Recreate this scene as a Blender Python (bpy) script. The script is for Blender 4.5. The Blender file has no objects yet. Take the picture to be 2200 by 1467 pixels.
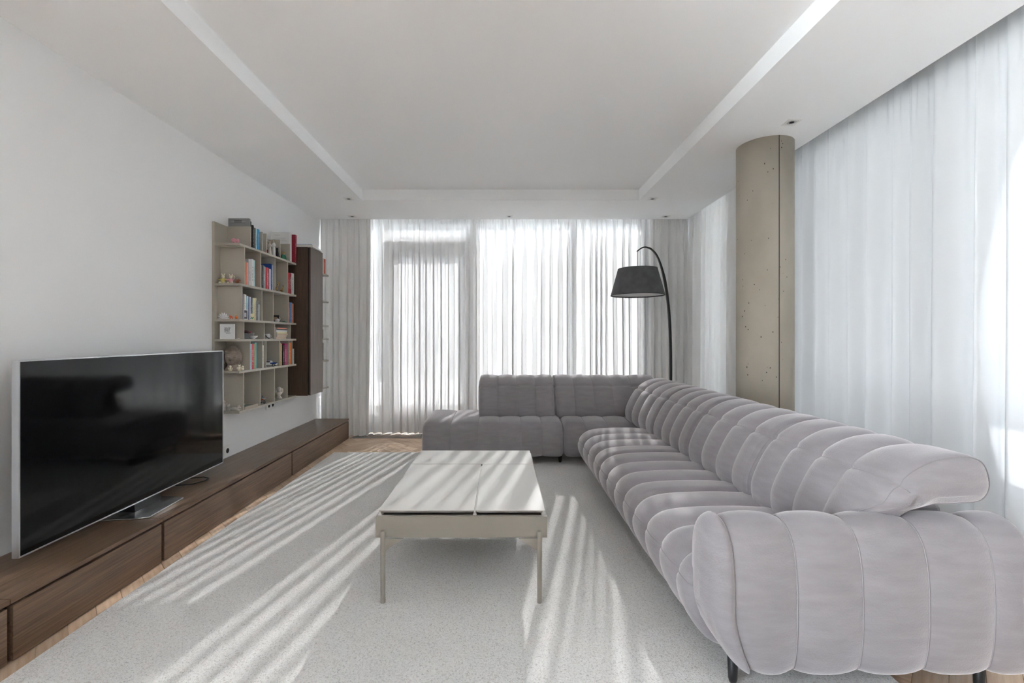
import bpy, bmesh, math, random
from mathutils import Vector, noise
random.seed(7)
S = bpy.context.scene
C = S.collection
PI = math.pi

# ------------------------------------------------------------------ camera
cam = bpy.data.cameras.new('camera')
cam.sensor_width = 36.0
cam.lens = 36.0 * 978 / 2200
cam.shift_x = 24 / 2200
cam.shift_y = -8.5 / 2200
cam.clip_start = 0.05
cam.clip_end = 500
co = bpy.data.objects.new('camera', cam)
C.objects.link(co)
co.location = (0, 0, 1.23)
co.rotation_euler = (PI / 2, 0, 0)
S.camera = co

# ------------------------------------------------------------------ world, sun, exposure
SKY = 1.45
SUN = 12.0
W = bpy.data.worlds.new('World')
S.world = W
W.use_nodes = True
nt = W.node_tree
nt.nodes.clear()
out = nt.nodes.new('ShaderNodeOutputWorld')
bg = nt.nodes.new('ShaderNodeBackground')
tc = nt.nodes.new('ShaderNodeTexCoord')
sep = nt.nodes.new('ShaderNodeSeparateXYZ')
rp = nt.nodes.new('ShaderNodeValToRGB')
nt.links.new(tc.outputs['Generated'], sep.inputs[0])
nt.links.new(sep.outputs['Z'], rp.inputs[0])
rp.color_ramp.elements[0].position = 0.0
rp.color_ramp.elements[0].color = (0.875, 0.94, 1.0, 1)
rp.color_ramp.elements[1].position = 0.9
rp.color_ramp.elements[1].color = (0.74, 0.87, 1.0, 1)
nt.links.new(rp.outputs[0], bg.inputs[0])
bg.inputs[1].default_value = SKY
nt.links.new(bg.outputs[0], out.inputs[0])

sl = bpy.data.lights.new('sun', 'SUN')
sl.energy = SUN
sl.angle = math.radians(0.6)
sl.color = (1.0, 0.995, 0.985)
so = bpy.data.objects.new('sun', sl)
C.objects.link(so)
so.rotation_euler = Vector((-0.4, -1.73, -1.0)).to_track_quat('-Z', 'Y').to_euler()
so.location = (3, 12, 8)

def portal(loc, rot, sx, sy):
    l = bpy.data.lights.new('sky_portal', 'AREA')
    l.shape = 'RECTANGLE'
    l.size = sx
    l.size_y = sy
    l.cycles.is_portal = True
    o = bpy.data.objects.new('sky_portal', l)
    C.objects.link(o)
    o.location = loc
    o.rotation_euler = rot
portal((0.0, 6.12, 1.45), (-PI / 2, 0, 0), 4.5, 2.7)
portal((2.78, 0.9, 1.45), (0, PI / 2, 0), 2.7, 9.8)
portal((-2.40, -1.1, 1.45), (0, -PI / 2, 0), 2.7, 2.3)

S.view_settings.view_transform = 'Standard'
S.view_settings.look = 'None'
S.view_settings.gamma = 1
S.view_settings.use_curve_mapping = False
S.view_settings.exposure = 4.0
S.cycles.use_denoising = True
S.cycles.transparent_max_bounces = 24
S.cycles.max_bounces = 14
S.cycles.diffuse_bounces = 8
S.cycles.transmission_bounces = 12
S.cycles.sample_clamp_indirect = 6

# ------------------------------------------------------------------ materials
MT = {}
def nodes(name):
    m = bpy.data.materials.new(name)
    m.use_nodes = True
    t = m.node_tree
    t.nodes.clear()
    return m, t, t.nodes.new, t.links.new

def pm(name, col, rough=0.6, metal=0.0, var=0.0, scale=(8, 8, 8), bump=0.0, bscale=None, spec=0.5, sheen=0.0,
       coat=0.0, detail=4, col2=None, ramp=(0.3, 0.7), sheen_tint=None):
    if name in MT:
        return MT[name]
    m, t, N, L = nodes(name)
    o = N('ShaderNodeOutputMaterial')
    b = N('ShaderNodeBsdfPrincipled')
    L(b.outputs[0], o.inputs[0])
    b.inputs['Roughness'].default_value = rough
    b.inputs['Metallic'].default_value = metal
    b.inputs['Specular IOR Level'].default_value = spec
    b.inputs['Sheen Weight'].default_value = sheen
    b.inputs['Coat Weight'].default_value = coat
    if sheen_tint:
        b.inputs['Sheen Tint'].default_value = (*sheen_tint, 1)
    c = (*col, 1)
    b.inputs['Base Color'].default_value = c
    if var or col2:
        tcn = N('ShaderNodeTexCoord')
        mp = N('ShaderNodeMapping')
        mp.inputs['Scale'].default_value = scale
        L(tcn.outputs['Object'], mp.inputs[0])
        nz = N('ShaderNodeTexNoise')
        nz.inputs['Scale'].default_value = 1
        nz.inputs['Detail'].default_value = detail
        L(mp.outputs[0], nz.inputs[0])
        r = N('ShaderNodeValToRGB')
        r.color_ramp.elements[0].position = ramp[0]
        r.color_ramp.elements[1].position = ramp[1]
        if col2:
            r.color_ramp.elements[0].color = c
            r.color_ramp.elements[1].color = (*col2, 1)
        else:
            r.color_ramp.elements[0].color = (*[x * (1 - var) for x in col], 1)
            r.color_ramp.elements[1].color = (*[min(1, x * (1 + var)) for x in col], 1)
        L(nz.outputs[0], r.inputs[0])
        L(r.outputs[0], b.inputs['Base Color'])
    if bump:
        tcn2 = N('ShaderNodeTexCoord')
        mp2 = N('ShaderNodeMapping')
        mp2.inputs['Scale'].default_value = bscale or scale
        L(tcn2.outputs['Object'], mp2.inputs[0])
        n2 = N('ShaderNodeTexNoise')
        n2.inputs['Scale'].default_value = 1
        n2.inputs['Detail'].default_value = 3
        L(mp2.outputs[0], n2.inputs[0])
        bp = N('ShaderNodeBump')
        bp.inputs['Strength'].default_value = bump
        bp.inputs['Distance'].default_value = 0.004
        L(n2.outputs[0], bp.inputs['Height'])
        L(bp.outputs[0], b.inputs['Normal'])
    MT[name] = m
    return m

def cloth(name, trans_col, refl_col, T0, tl=0.5):
    """woven cloth: straight-through light by weave openness and obliquity, the rest scattered forward or back"""
    m, t, N, L = nodes(name)
    o = N('ShaderNodeOutputMaterial')
    tr = N('ShaderNodeBsdfTransparent')
    ts = N('ShaderNodeBsdfTranslucent')
    ts.inputs[0].default_value = (*trans_col, 1)
    df = N('ShaderNodeBsdfDiffuse')
    df.inputs[0].default_value = (*refl_col, 1)
    m1 = N('ShaderNodeMixShader')
    m1.inputs[0].default_value = tl
    L(df.outputs[0], m1.inputs[1])
    L(ts.outputs[0], m1.inputs[2])
    if T0 <= 0:
        L(m1.outputs[0], o.inputs[0])
        return m
    g = N('ShaderNodeNewGeometry')
    d = N('ShaderNodeVectorMath'); d.operation = 'DOT_PRODUCT'
    L(g.outputs['Normal'], d.inputs[0]); L(g.outputs['Incoming'], d.inputs[1])
    a = N('ShaderNodeMath'); a.operation = 'ABSOLUTE'; L(d.outputs['Value'], a.inputs[0])
    mx = N('ShaderNodeMath'); mx.operation = 'MAXIMUM'; mx.inputs[1].default_value = 0.08; L(a.outputs[0], mx.inputs[0])
    iv = N('ShaderNodeMath'); iv.operation = 'DIVIDE'; iv.inputs[0].default_value = 1.0; L(mx.outputs[0], iv.inputs[1])
    pw = N('ShaderNodeMath'); pw.operation = 'POWER'; pw.inputs[0].default_value = T0; L(iv.outputs[0], pw.inputs[1])
    m2 = N('ShaderNodeMixShader')
    L(pw.outputs[0], m2.inputs[0])
    L(m1.outputs[0], m2.inputs[1])
    L(tr.outputs[0], m2.inputs[2])
    L(m2.outputs[0], o.inputs[0])
    return m

def glass_mat():
    m, t, N, L = nodes('window_glass')
    o = N('ShaderNodeOutputMaterial')
    tr = N('ShaderNodeBsdfTransparent'); tr.inputs[0].default_value = (0.955, 0.96, 0.96, 1)
    gl = N('ShaderNodeBsdfGlossy'); gl.inputs['Roughness'].default_value = 0.0
    fr = N('ShaderNodeFresnel'); fr.inputs[0].default_value = 1.45
    mx = N('ShaderNodeMixShader')
    L(fr.outputs[0], mx.inputs[0]); L(tr.outputs[0], mx.inputs[1]); L(gl.outputs[0], mx.inputs[2])
    L(mx.outputs[0], o.inputs[0])
    return m

def rug_mat():
    m, t, N, L = nodes('rug_pile')
    o = N('ShaderNodeOutputMaterial')
    b = N('ShaderNodeBsdfPrincipled'); L(b.outputs[0], o.inputs[0])
    b.inputs['Roughness'].default_value = 0.95
    b.inputs['Specular IOR Level'].default_value = 0.1
    b.inputs['Sheen Weight'].default_value = 0.15
    tcn = N('ShaderNodeTexCoord')
    n1 = N('ShaderNodeTexNoise'); n1.inputs['Scale'].default_value = 150; n1.inputs['Detail'].default_value = 3; n1.inputs['Distortion'].default_value = 1.2
    n2 = N('ShaderNodeTexNoise'); n2.inputs['Scale'].default_value = 2.5; n2.inputs['Detail'].default_value = 3
    L(tcn.outputs['Object'], n1.inputs[0]); L(tcn.outputs['Object'], n2.inputs[0])
    r = N('ShaderNodeValToRGB')
    e = r.color_ramp.elements
    e[0].position = 0.30; e[0].color = (0.50, 0.48, 0.46, 1)
    e[1].position = 0.48; e[1].color = (0.77, 0.755, 0.735, 1)
    x = e.new(0.72); x.color = (0.85, 0.84, 0.825, 1)
    L(n1.outputs[0], r.inputs[0])
    r2 = N('ShaderNodeValToRGB')
    r2.color_ramp.elements[0].position = 0.3; r2.color_ramp.elements[0].color = (0.93, 0.93, 0.93, 1)
    r2.color_ramp.elements[1].position = 0.7
    L(n2.outputs[0], r2.inputs[0])
    mm = N('ShaderNodeMix'); mm.data_type = 'RGBA'; mm.blend_type = 'MULTIPLY'; mm.inputs[0].default_value = 1
    L(r.outputs[0], mm.inputs[6]); L(r2.outputs[0], mm.inputs[7])
    L(mm.outputs[2], b.inputs['Base Color'])
    bp = N('ShaderNodeBump'); bp.inputs['Strength'].default_value = 0.9; bp.inputs['Distance'].default_value = 0.006
    L(n1.outputs[0], bp.inputs['Height']); L(bp.outputs[0], b.inputs['Normal'])
    return m

M_wall = pm('wall_paint', (0.83, 0.835, 0.84), 0.85, spec=0.25, bump=0.03, bscale=(90, 90, 90))
M_rear = pm('rear_wall_absorber', (0.10, 0.105, 0.115), 0.8, spec=0.25)  # made-up dark tone, cuts light bounced onto the sofa arm
M_ceil = pm('ceiling_paint', (0.93, 0.945, 0.955), 0.9, spec=0.2)
M_wood = pm('oak_plank', (0.50, 0.31, 0.185), 0.32, col2=(0.66, 0.45, 0.29), scale=(9, 9, 9), bump=0.05, bscale=(60, 60, 60))
M_dark_h = pm('dark_oak_lengthwise', (0.090, 0.051, 0.031), 0.33, col2=(0.225, 0.142, 0.089), scale=(150, 4, 150), detail=6,
              ramp=(0.28, 0.75), bump=0.12, bscale=(220, 5, 220), coat=0.0, spec=0.5)
M_dark_v = pm('dark_oak_upright', (0.050, 0.030, 0.020), 0.36, col2=(0.125, 0.085, 0.060), scale=(150, 150, 4), detail=6,
              ramp=(0.28, 0.75), bump=0.12, bscale=(220, 220, 5), spec=0.5)
M_gap = pm('shadow_gap', (0.012, 0.010, 0.009), 0.8)
M_taupe = pm('taupe_lacquer', (0.43, 0.395, 0.335), 0.42, spec=0.5)
M_table = pm('table_lacquer_shaded', (0.30, 0.272, 0.232), 0.32, spec=0.6)  # darker copy of the lacquer, apron shade put into its colour
M_tabletop = pm('table_lacquer_lit', (0.54, 0.525, 0.50), 0.30, spec=0.6)  # lighter copy, window light reflected by the top put into its colour
M_conc = pm('concrete', (0.37, 0.33, 0.265), 0.75, col2=(0.52, 0.475, 0.40), scale=(2.6, 2.6, 1.6), detail=8, ramp=(0.25, 0.75),
            bump=0.15, bscale=(45, 45, 30))
M_hole = pm('concrete_pit_and_crease_shade', (0.07, 0.06, 0.05), 0.9)  # dark pits, also the painted crease shade on the stone head
M_sofa = pm('grey_velvet', (0.268, 0.248, 0.260), 0.85, var=0.10, scale=(9, 9, 40), detail=6, bump=0.25, bscale=(160, 160, 160), spec=0.2,
            sheen=1.0, sheen_tint=(0.86, 0.82, 0.83), ramp=(0.25, 0.75))
for _n in M_sofa.node_tree.nodes:
    if _n.type == 'BSDF_PRINCIPLED':
        _n.inputs['Sheen Roughness'].default_value = 0.42
M_seam = pm('sofa_piping', (0.30, 0.28, 0.29), 0.9, spec=0.1)
M_black = pm('black_metal', (0.016, 0.016, 0.017), 0.45)
M_blackgloss = pm('screen_glass', (0.003, 0.003, 0.0035), 0.07, spec=0.30)
M_silver = pm('brushed_aluminium', (0.60, 0.61, 0.63), 0.3, metal=1.0, bump=0.05, bscale=(8, 300, 300))
M_frame = pm('window_aluminium', (0.18, 0.185, 0.19), 0.5, spec=0.4)
M_white = pm('white_plastic', (0.82, 0.82, 0.80), 0.4)
M_shade = pm('charcoal_shade', (0.115, 0.115, 0.12), 0.9, var=0.15, scale=(14, 14, 14), bump=0.2, bscale=(300, 300, 300), spec=0.15)
M_diff = cloth('lamp_diffuser', (0.85, 0.85, 0.85), (0.85, 0.85, 0.85), 0.0)
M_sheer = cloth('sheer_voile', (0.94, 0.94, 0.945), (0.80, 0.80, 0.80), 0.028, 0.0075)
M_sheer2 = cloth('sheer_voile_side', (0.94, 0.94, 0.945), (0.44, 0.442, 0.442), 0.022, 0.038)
M_drape = cloth('drape_fabric', (0.78, 0.78, 0.77), (0.86, 0.855, 0.845), 0.0, 0.035)
M_glass = glass_mat()
M_rug = rug_mat()
M_rugside = pm('rug_binding', (0.42, 0.40, 0.375), 0.95)
M_grille = pm('grille_metal', (0.33, 0.32, 0.31), 0.35, metal=0.8)
M_terr = pm('terrace_stone', (0.84, 0.84, 0.84), 0.8, var=0.06, scale=(3, 3, 3))
M_par = pm('parapet_render', (0.55, 0.56, 0.57), 0.9)
M_bld = pm('far_facade', (0.60, 0.62, 0.64), 0.9)
M_gnd = pm('far_ground', (0.42, 0.43, 0.41), 0.95)
M_stone = pm('carved_stone', (0.27, 0.22, 0.185), 0.85, var=0.07, scale=(70, 70, 70), bump=0.3, bscale=(120, 120, 120))
M_plaster = pm('pale_plaster', (0.58, 0.54, 0.48), 0.8, var=0.12, scale=(60, 60, 60), bump=0.2, bscale=(150, 150, 150))
M_page = pm('book_pages', (0.80, 0.77, 0.69), 0.9)

COL = dict(dkgreen=(.03, .08, .05), black=(.02, .02, .022), crimson=(.30, .012, .03), sage=(.20, .25, .21), cyan=(.42, .66, .74),
           blue2=(.06, .30, .55), white=(.74, .74, .73), yellow=(.78, .46, .05), coral=(.80, .28, .20), lgrey=(.55, .55, .56),
           teal=(.45, .68, .68), ored=(.72, .13, .05), char=(.05, .055, .06), slate=(.17, .20, .22), rose=(.66, .06, .08),
           plum=(.08, .03, .05), lav=(.55, .56, .68), blue=(.02, .08, .36), red=(.58, .02, .03), sky=(.30, .52, .75),
           mauve=(.30, .26, .32), ivory=(.68, .65, .55), navy=(.01, .07, .22), cream=(.78, .72, .42), beige=(.66, .56, .44),
           blue3=(.10, .24, .50), orange=(.85, .20, .02), aqua=(.16, .55, .56), tan=(.42, .30, .20), magenta=(.42, .02, .13),
           brown=(.07, .04, .028), pink=(.62, .22, .28), green=(.02, .20, .11), gold=(.45, .28, .07), dress=(.66, .60, .55),
           hair=(.20, .11, .05), bunny=(.72, .68, .55), yel2=(.62, .55, .18), pink2=(.72, .35, .40), rust=(.26, .08, .04),
           carblue=(.02, .05, .26), clam=(.70, .69, .70), bag=(.05, .008, .012), ltan=(.62, .48, .36), dgrey=(.10, .10, .11))
def cm(k, rough=0.55):
    return pm('painted_' + k, COL[k], rough)

# ------------------------------------------------------------------ mesh helpers
class MB:
    def __init__(s):
        s.v = []; s.f = []; s.m = []; s.sm = []
        s.mi = 0; s.smooth = False
    def add(s, vs, fs, smooth=None):
        b = len(s.v)
        s.v += [tuple(x) for x in vs]
        for f in fs:
            s.f.append([i + b for i in f]); s.m.append(s.mi); s.sm.append(s.smooth if smooth is None else smooth)
    def box(s, x0, x1, y0, y1, z0, z1):
        vs = [(x0, y0, z0), (x1, y0, z0), (x1, y1, z0), (x0, y1, z0), (x0, y0, z1), (x1, y0, z1), (x1, y1, z1), (x0, y1, z1)]
        s.add(vs, [(0, 3, 2, 1), (4, 5, 6, 7), (0, 1, 5, 4), (1, 2, 6, 5), (2, 3, 7, 6), (3, 0, 4, 7)])
        return s
    def lathe(s, prof, cx=0, cy=0, n=32, cap=True, smooth=True):
        vs = []; fs = []
        for r, z in prof:
            for k in range(n):
                a = 2 * PI * k / n
                vs.append((cx + r * math.cos(a), cy + r * math.sin(a), z))
        for i in range(len(prof) - 1):
            for k in range(n):
                k2 = (k + 1) % n
                fs.append((i * n + k, i * n + k2, (i + 1) * n + k2, (i + 1) * n + k))
        s.add(vs, fs, smooth)
        if cap:
            b = len(s.v) - len(vs)
            s.f.append([b + k for k in range(n)][::-1]); s.m.append(s.mi); s.sm.append(False)
            s.f.append([b + (len(prof) - 1) * n + k for k in range(n)]); s.m.append(s.mi); s.sm.append(False)
        return s
    def ell(s, c, r, nu=14, nv=9, rot=None, fn=None):
        vs = []; fs = []
        for j in range(nv + 1):
            p = PI * j / nv
            for i in range(nu):
                a = 2 * PI * i / nu
                v = Vector((math.sin(p) * math.cos(a), math.sin(p) * math.sin(a), math.cos(p)))
                k = fn(v) if fn else 1.0
                v = Vector((v.x * r[0] * k, v.y * r[1] * k, v.z * r[2] * k))
                if rot is not None:
                    v.rotate(rot)
                vs.append((v.x + c[0], v.y + c[1], v.z + c[2]))
        for j in range(nv):
            for i in range(nu):
                i2 = (i + 1) % nu
                fs.append((j * nu + i, (j + 1) * nu + i, (j + 1) * nu + i2, j * nu + i2))
        s.add(vs, fs, True)
        return s
    def tube(s, path, r, n=8, closed=False, flat=None):
        P = [Vector(p) for p in path]
        m = len(P)
        vs = []; fs = []
        up = Vector((0, 0, 1)); prevn = None
        for i in range(m):
            if closed:
                t = P[(i + 1) % m] - P[i - 1]
            else:
                t = P[min(i + 1, m - 1)] - P[max(i - 1, 0)]
            if t.length < 1e-9:
                t = Vector((0, 0, 1))
            t.normalize()
            if prevn is None:
                a = up if abs(t.z) < 0.9 else Vector((0, 1, 0))
                nn = (a - t * a.dot(t)).normalized()
            else:
                nn = prevn - t * prevn.dot(t)
                nn = nn.normalized() if nn.length > 1e-6 else prevn
            prevn = nn
            bb = t.cross(nn)
            ri = r[i] if isinstance(r, (list, tuple)) else r
            for k in range(n):
                a = 2 * PI * k / n
                ca, sa = math.cos(a), math.sin(a)
                if flat:
                    v = P[i] + nn * ca * ri * flat[0] + bb * sa * ri * flat[1]
                else:
                    v = P[i] + nn * ca * ri + bb * sa * ri
                vs.append(v)
        for i in range(m if closed else m - 1):
            j = (i + 1) % m
            for k in range(n):
                k2 = (k + 1) % n
                fs.append((i * n + k, i * n + k2, j * n + k2, j * n + k))
        if not closed:
            fs.append([k for k in range(n)][::-1]); fs.append([(m - 1) * n + k for k in range(n)])
        s.add(vs, fs, True)
        return s
    def prism(s, poly, axis, a0, a1, smooth=False):
        """poly: 2D points in the plane normal to axis, extruded from a0 to a1"""
        n = len(poly)
        def at(p, a):
            return (a, p[0], p[1]) if axis == 'x' else ((p[0], a, p[1]) if axis == 'y' else (p[0], p[1], a))
        vs = [at(p, a0) for p in poly] + [at(p, a1) for p in poly]
        fs = [tuple(range(n))[::-1], tuple(range(n, 2 * n))]
        for i in range(n):
            j = (i + 1) % n
            fs.append((i, j, n + j, n + i))
        s.add(vs, fs, smooth)
        return s
    def build(s, name, mats, parent=None, bevel=0.0, seg=2, recalc=True, loc=None):
        me = bpy.data.meshes.new(name)
        me.from_pydata(s.v, [], s.f)
        if not isinstance(mats, (list, tuple)):
            mats = [mats]
        for m in mats:
            me.materials.append(m)
        me.polygons.foreach_set('material_index', s.m)
        me.polygons.foreach_set('use_smooth', s.sm)
        if recalc:
            bm = bmesh.new(); bm.from_mesh(me)
            bmesh.ops.recalc_face_normals(bm, faces=bm.faces)
            bm.to_mesh(me); bm.free()
        me.update()
        o = bpy.data.objects.new(name, me)
        C.objects.link(o)
        if loc is not None:
            o.location = loc
        if parent is not None:
            o.parent = parent
        if bevel:
            md = o.modifiers.new('bevel', 'BEVEL')
            md.width = bevel; md.segments = seg; md.limit_method = 'ANGLE'; md.angle_limit = math.radians(40)
            md.harden_normals = False
        return o

def B(*a):
    return MB().box(*a)
def thing(name, label, cat, group=None, loc=(0, 0, 0), rz=0.0):
    o = bpy.data.objects.new(name, None)
    o.empty_display_size = 0.05
    C.objects.link(o)
    o.location = loc
    o.rotation_euler = (0, 0, rz)
    return tag(o, label, cat, group)
def tag(o, label, cat, group=None):
    o['label'] = label; o['category'] = cat
    if group:
        o['group'] = group
    return o
def struct(o):
    o['kind'] = 'structure'
    return o
def stuff(o):
    o['kind'] = 'stuff'
    return o

# ------------------------------------------------------------------ room shell
XL, YB, ZS = -2.255, 5.57, 2.677          # left wall, back edge of the dropped ceiling, dropped ceiling height
fl = struct(B(-2.40, 3.0, -5.2, 6.06, -0.20, -0.012).build('floor', M_wood))
# herringbone oak planks, built where the floor shows
PW, PL = 0.095, 0.57
def strips(x, y):
    return (4.55 < y < 5.62 and -2.0 < x < 2.3) or (x < -1.62 and x > -2.0 and 0.7 < y < 5.6) or (1.25 < x < 2.3 and 0.8 < y < 2.0)
c45 = math.sqrt(0.5)
pmesh = None
cnt = 0
pos = []
n_ = int(PL / PW)
for i in range(-40, 60):
    for j in range(-14, 14):
        # herringbone cell in the (u,v) frame
        u0 = i * PW + j * 0.0
        for kind in (0, 1):
            if kind == 0:
                u, v = i * PW + PL / 2, i * PW + PW / 2 + j * 2 * PL
                lu = True
            else:
                u, v = i * PW + PW / 2, i * PW + PW + PL / 2 + j * 2 * PL
                lu = False
            x = (u - v) * c45 - 0.1
            y = (u + v) * c45 + 1.0
            pos.append((x, y, lu))
random.shuffle(pos)
def plank_mesh():
    m = MB(); a, b, h = PL / 2 - 0.0006, PW / 2 - 0.0006, 0.012
    m.add([(-a, -b, -h), (a, -b, -h), (a, b, -h), (-a, b, -h), (-a, -b, -0.001), (a, -b, -0.001), (a, b, -0.001), (-a, b, -0.001),
           (-a + .001, -b + .001, 0), (a - .001, -b + .001, 0), (a - .001, b - .001, 0), (-a + .001, b - .001, 0)],
          [(0, 1, 5, 4), (1, 2, 6, 5), (2, 3, 7, 6), (3, 0, 4, 7), (4, 5, 9, 8), (5, 6, 10, 9), (6, 7, 11, 10), (7, 4, 8, 11), (8, 9, 10, 11)])
    return m
M_pl = [pm('oak_plank_tone%d' % k, tuple(x * f for x in (0.60, 0.42, 0.285)), 0.24, col2=tuple(x * f for x in (0.76, 0.58, 0.43)),
           scale=(4, 70, 70), detail=5) for k, f in enumerate((0.88, 1.0, 1.12))]
pms = [plank_mesh().build('plank', m, fl) for m in M_pl]
used = 0
for (x, y, lu) in pos:
    hit = any(strips(x + d * c45 * (1 if lu else -1), y + d * c45) for d in (-PL / 2, -PL / 4, 0, PL / 4, PL / 2))
    if not hit or y < 0.75 or y > 5.75 or x < -2.24 or x > 2.24:
        continue
    o = pms[used] if used < 3 else pms[random.randrange(3)].copy()
    if used >= 3:
        C.objects.link(o); o.parent = fl
    o.location = (x, y, 0)
    o.rotation_euler = (0, 0, PI / 4 if lu else 3 * PI / 4)
    used += 1

wl = struct(B(XL - 0.2, XL, 0.05, 6.06, -0.2, 2.95).build('wall_left', M_wall))
struct(B(XL - 0.2, XL, -5.25, -2.3, -0.2, 2.95).build('added_wall_left_rear', M_rear))  # unseen wall added to shut out part of the side daylight
wr = struct(B(XL - 0.2, 3.0, -5.25, -5.05, -0.2, 2.95).build('wall_rear', M_rear))
cl = MB()
cl.box(XL - 0.2, 3.0, -5.2, 6.06, 2.90, 3.05)                      # slab, also the roof of the curtain pockets
cl.box(XL, -1.462, -5.2, YB, ZS, 2.90)
cl.box(1.455, 2.275, -5.2, YB, ZS, 2.90)
cl.box(-1.462, 1.455, 4.797, YB, ZS, 2.90)
cl.box(-1.462, 1.455, -5.2, -1.7, ZS, 2.90)
cl.box(-1.462, 1.455, -1.7, 4.797, 2.79, 2.90)
struct(cl.build('ceiling', M_ceil))
# back and side solid parts of the facade
wb = MB()
wb.box(XL, 2.62, 5.93, 6.06, -0.2, 0.26)
wb.box(XL, 2.62, 5.93, 6.06, 2.80, 2.95)
wb.box(1.94, 2.62, 5.93, 6.06, 0.26, 2.80)
struct(wb.build('wall_back', M_wall))
wside = MB()
wside.box(2.60, 2.75, -5.2, 6.06, -0.2, 0.10)
wside.box(2.60, 2.75, -5.2, 6.06, 2.80, 2.95)
wside.box(2.60, 2.75, 5.36, 6.06, 0.10, 2.80)  # pier added out of view to block a bright gap behind the drapes
struct(wside.build('wall_right', M_wall))

def frame_bar(par, x0, x1, z0, z1, nm, y0=5.94, y1=6.02):
    return B(x0, x1, y0, y1, z0, z1).build(nm, M_frame, par, 0.004)
w1 = struct(bpy.data.objects.new('window_1', None)); C.objects.link(w1); w1.location = (0, 0, 0)
frame_bar(w1, XL, 1.94, 2.725, 2.80, 'frame_rail')
frame_bar(w1, XL, -1.505, 0.26, 0.345, 'frame_rail')
frame_bar(w1, -0.40, 1.94, 0.26, 0.345, 'frame_rail')
frame_bar(w1, XL, -2.20, 0.345, 2.725, 'mullion')
frame_bar(w1, -1.525, -1.465, 0.26, 2.725, 'mullion')
frame_bar(w1, -0.40, -0.275, 0.26, 2.725, 'mullion')
frame_bar(w1, 0.925, 1.0, 0.345, 2.725, 'mullion')
frame_bar(w1, 1.85, 1.94, 0.345, 2.725, 'mullion')
frame_bar(w1, -1.465, -0.40, 2.49, 2.54, 'transom')
for a, b, z0, z1 in ((-2.20, -1.525, .345, 2.725), (-0.275, .925, .345, 2.725), (1.0, 1.85, .345, 2.725), (-1.465, -.40, 2.54, 2.725)):
    B(a, b, 5.975, 5.985, z0, z1).build('pane', M_glass, w1)
d1 = struct(bpy.data.objects.new('door_1', None)); C.objects.link(d1); d1.location = (0, 0, 0)
frame_bar(d1, -1.460, -1.335, 0.26, 2.485, 'stile', 5.915, 6.0)
frame_bar(d1, -0.495, -0.405, 0.26, 2.485, 'stile', 5.915, 6.0)
frame_bar(d1, -1.335, -0.495, 2.285, 2.485, 'top_rail', 5.915, 6.0)
frame_bar(d1, -1.335, -0.495, 0.26, 0.355, 'bottom_rail', 5.915, 6.0)
B(-1.335, -0.495, 5.955, 5.965, 0.355, 2.285).build('pane', M_glass, d1)
h = MB(); h.tube([(-0.45, 5.915, 1.30), (-0.45, 5.875, 1.30), (-0.56, 5.875, 1.30)], 0.009, 8)
h.box(-0.465, -0.435, 5.905, 5.915, 1.22, 1.38)
h.build('handle', M_silver, d1)
w2 = struct(bpy.data.objects.new('window_2', None)); C.objects.link(w2); w2.location = (0, 0, 0)
def fb2(y0, y1, z0, z1, nm):
    return B(2.63, 2.71, y0, y1, z0, z1).build(nm, M_frame, w2, 0.004)
fb2(-5.05, 5.36, 2.725, 2.80, 'frame_rail'); fb2(-5.05, 5.36, 0.10, 0.18, 'frame_rail')
ys = [-5.05, -3.4, -1.9, -0.4, 1.1, 2.6, 4.1, 5.30]
for y in ys:
    fb2(y, y + 0.06, 0.18, 2.725, 'mullion')
for a, b in zip(ys, ys[1:]):
    B(2.665, 2.675, a + 0.06, b, 0.18, 2.725).build('pane', M_glass, w2)

w3 = struct(bpy.data.objects.new('added_fill_window', None)); C.objects.link(w3)  # made-up window out of view, added to light the room
for z0, z1 in ((0.0, 0.08), (2.60, 2.68)):
    B(XL - 0.08, XL, -2.3, 0.05, z0, z1).build('frame_rail', M_frame, w3)
for a, b in ((-2.3, -1.12), (-1.12, 0.05)):
    B(XL - 0.08, XL, a, a + 0.06, 0.08, 2.60).build('mullion', M_frame, w3)
    B(XL - 0.045, XL - 0.035, a + 0.06, b, 0.08, 2.60).build('pane', M_glass, w3)

# convector grille let into the floor along the back glass
gv = thing('floor_vent', 'long dark metal floor grille under the curtains along the back windows', 'vent', loc=(0.2, 5.69, 0))
def lx(m):
    return m
fr = MB()
fr.box(-2.04, 2.0, -0.135, -0.123, -0.008, 0.006); fr.box(-2.04, 2.0, 0.123, 0.135, -0.008, 0.006)
fr.build('frame', M_grille, gv)
B(-2.04, 2.0, -0.123, 0.123, -0.011, -0.006).build('trough', M_gap, gv)
s_ = MB(); k = -2.03
while k < 1.99:
    s_.box(k, k + 0.007, -0.123, 0.123, -0.006, 0.005); k += 0.0165
stuff(s_.build('slats', M_grille, gv))

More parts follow.
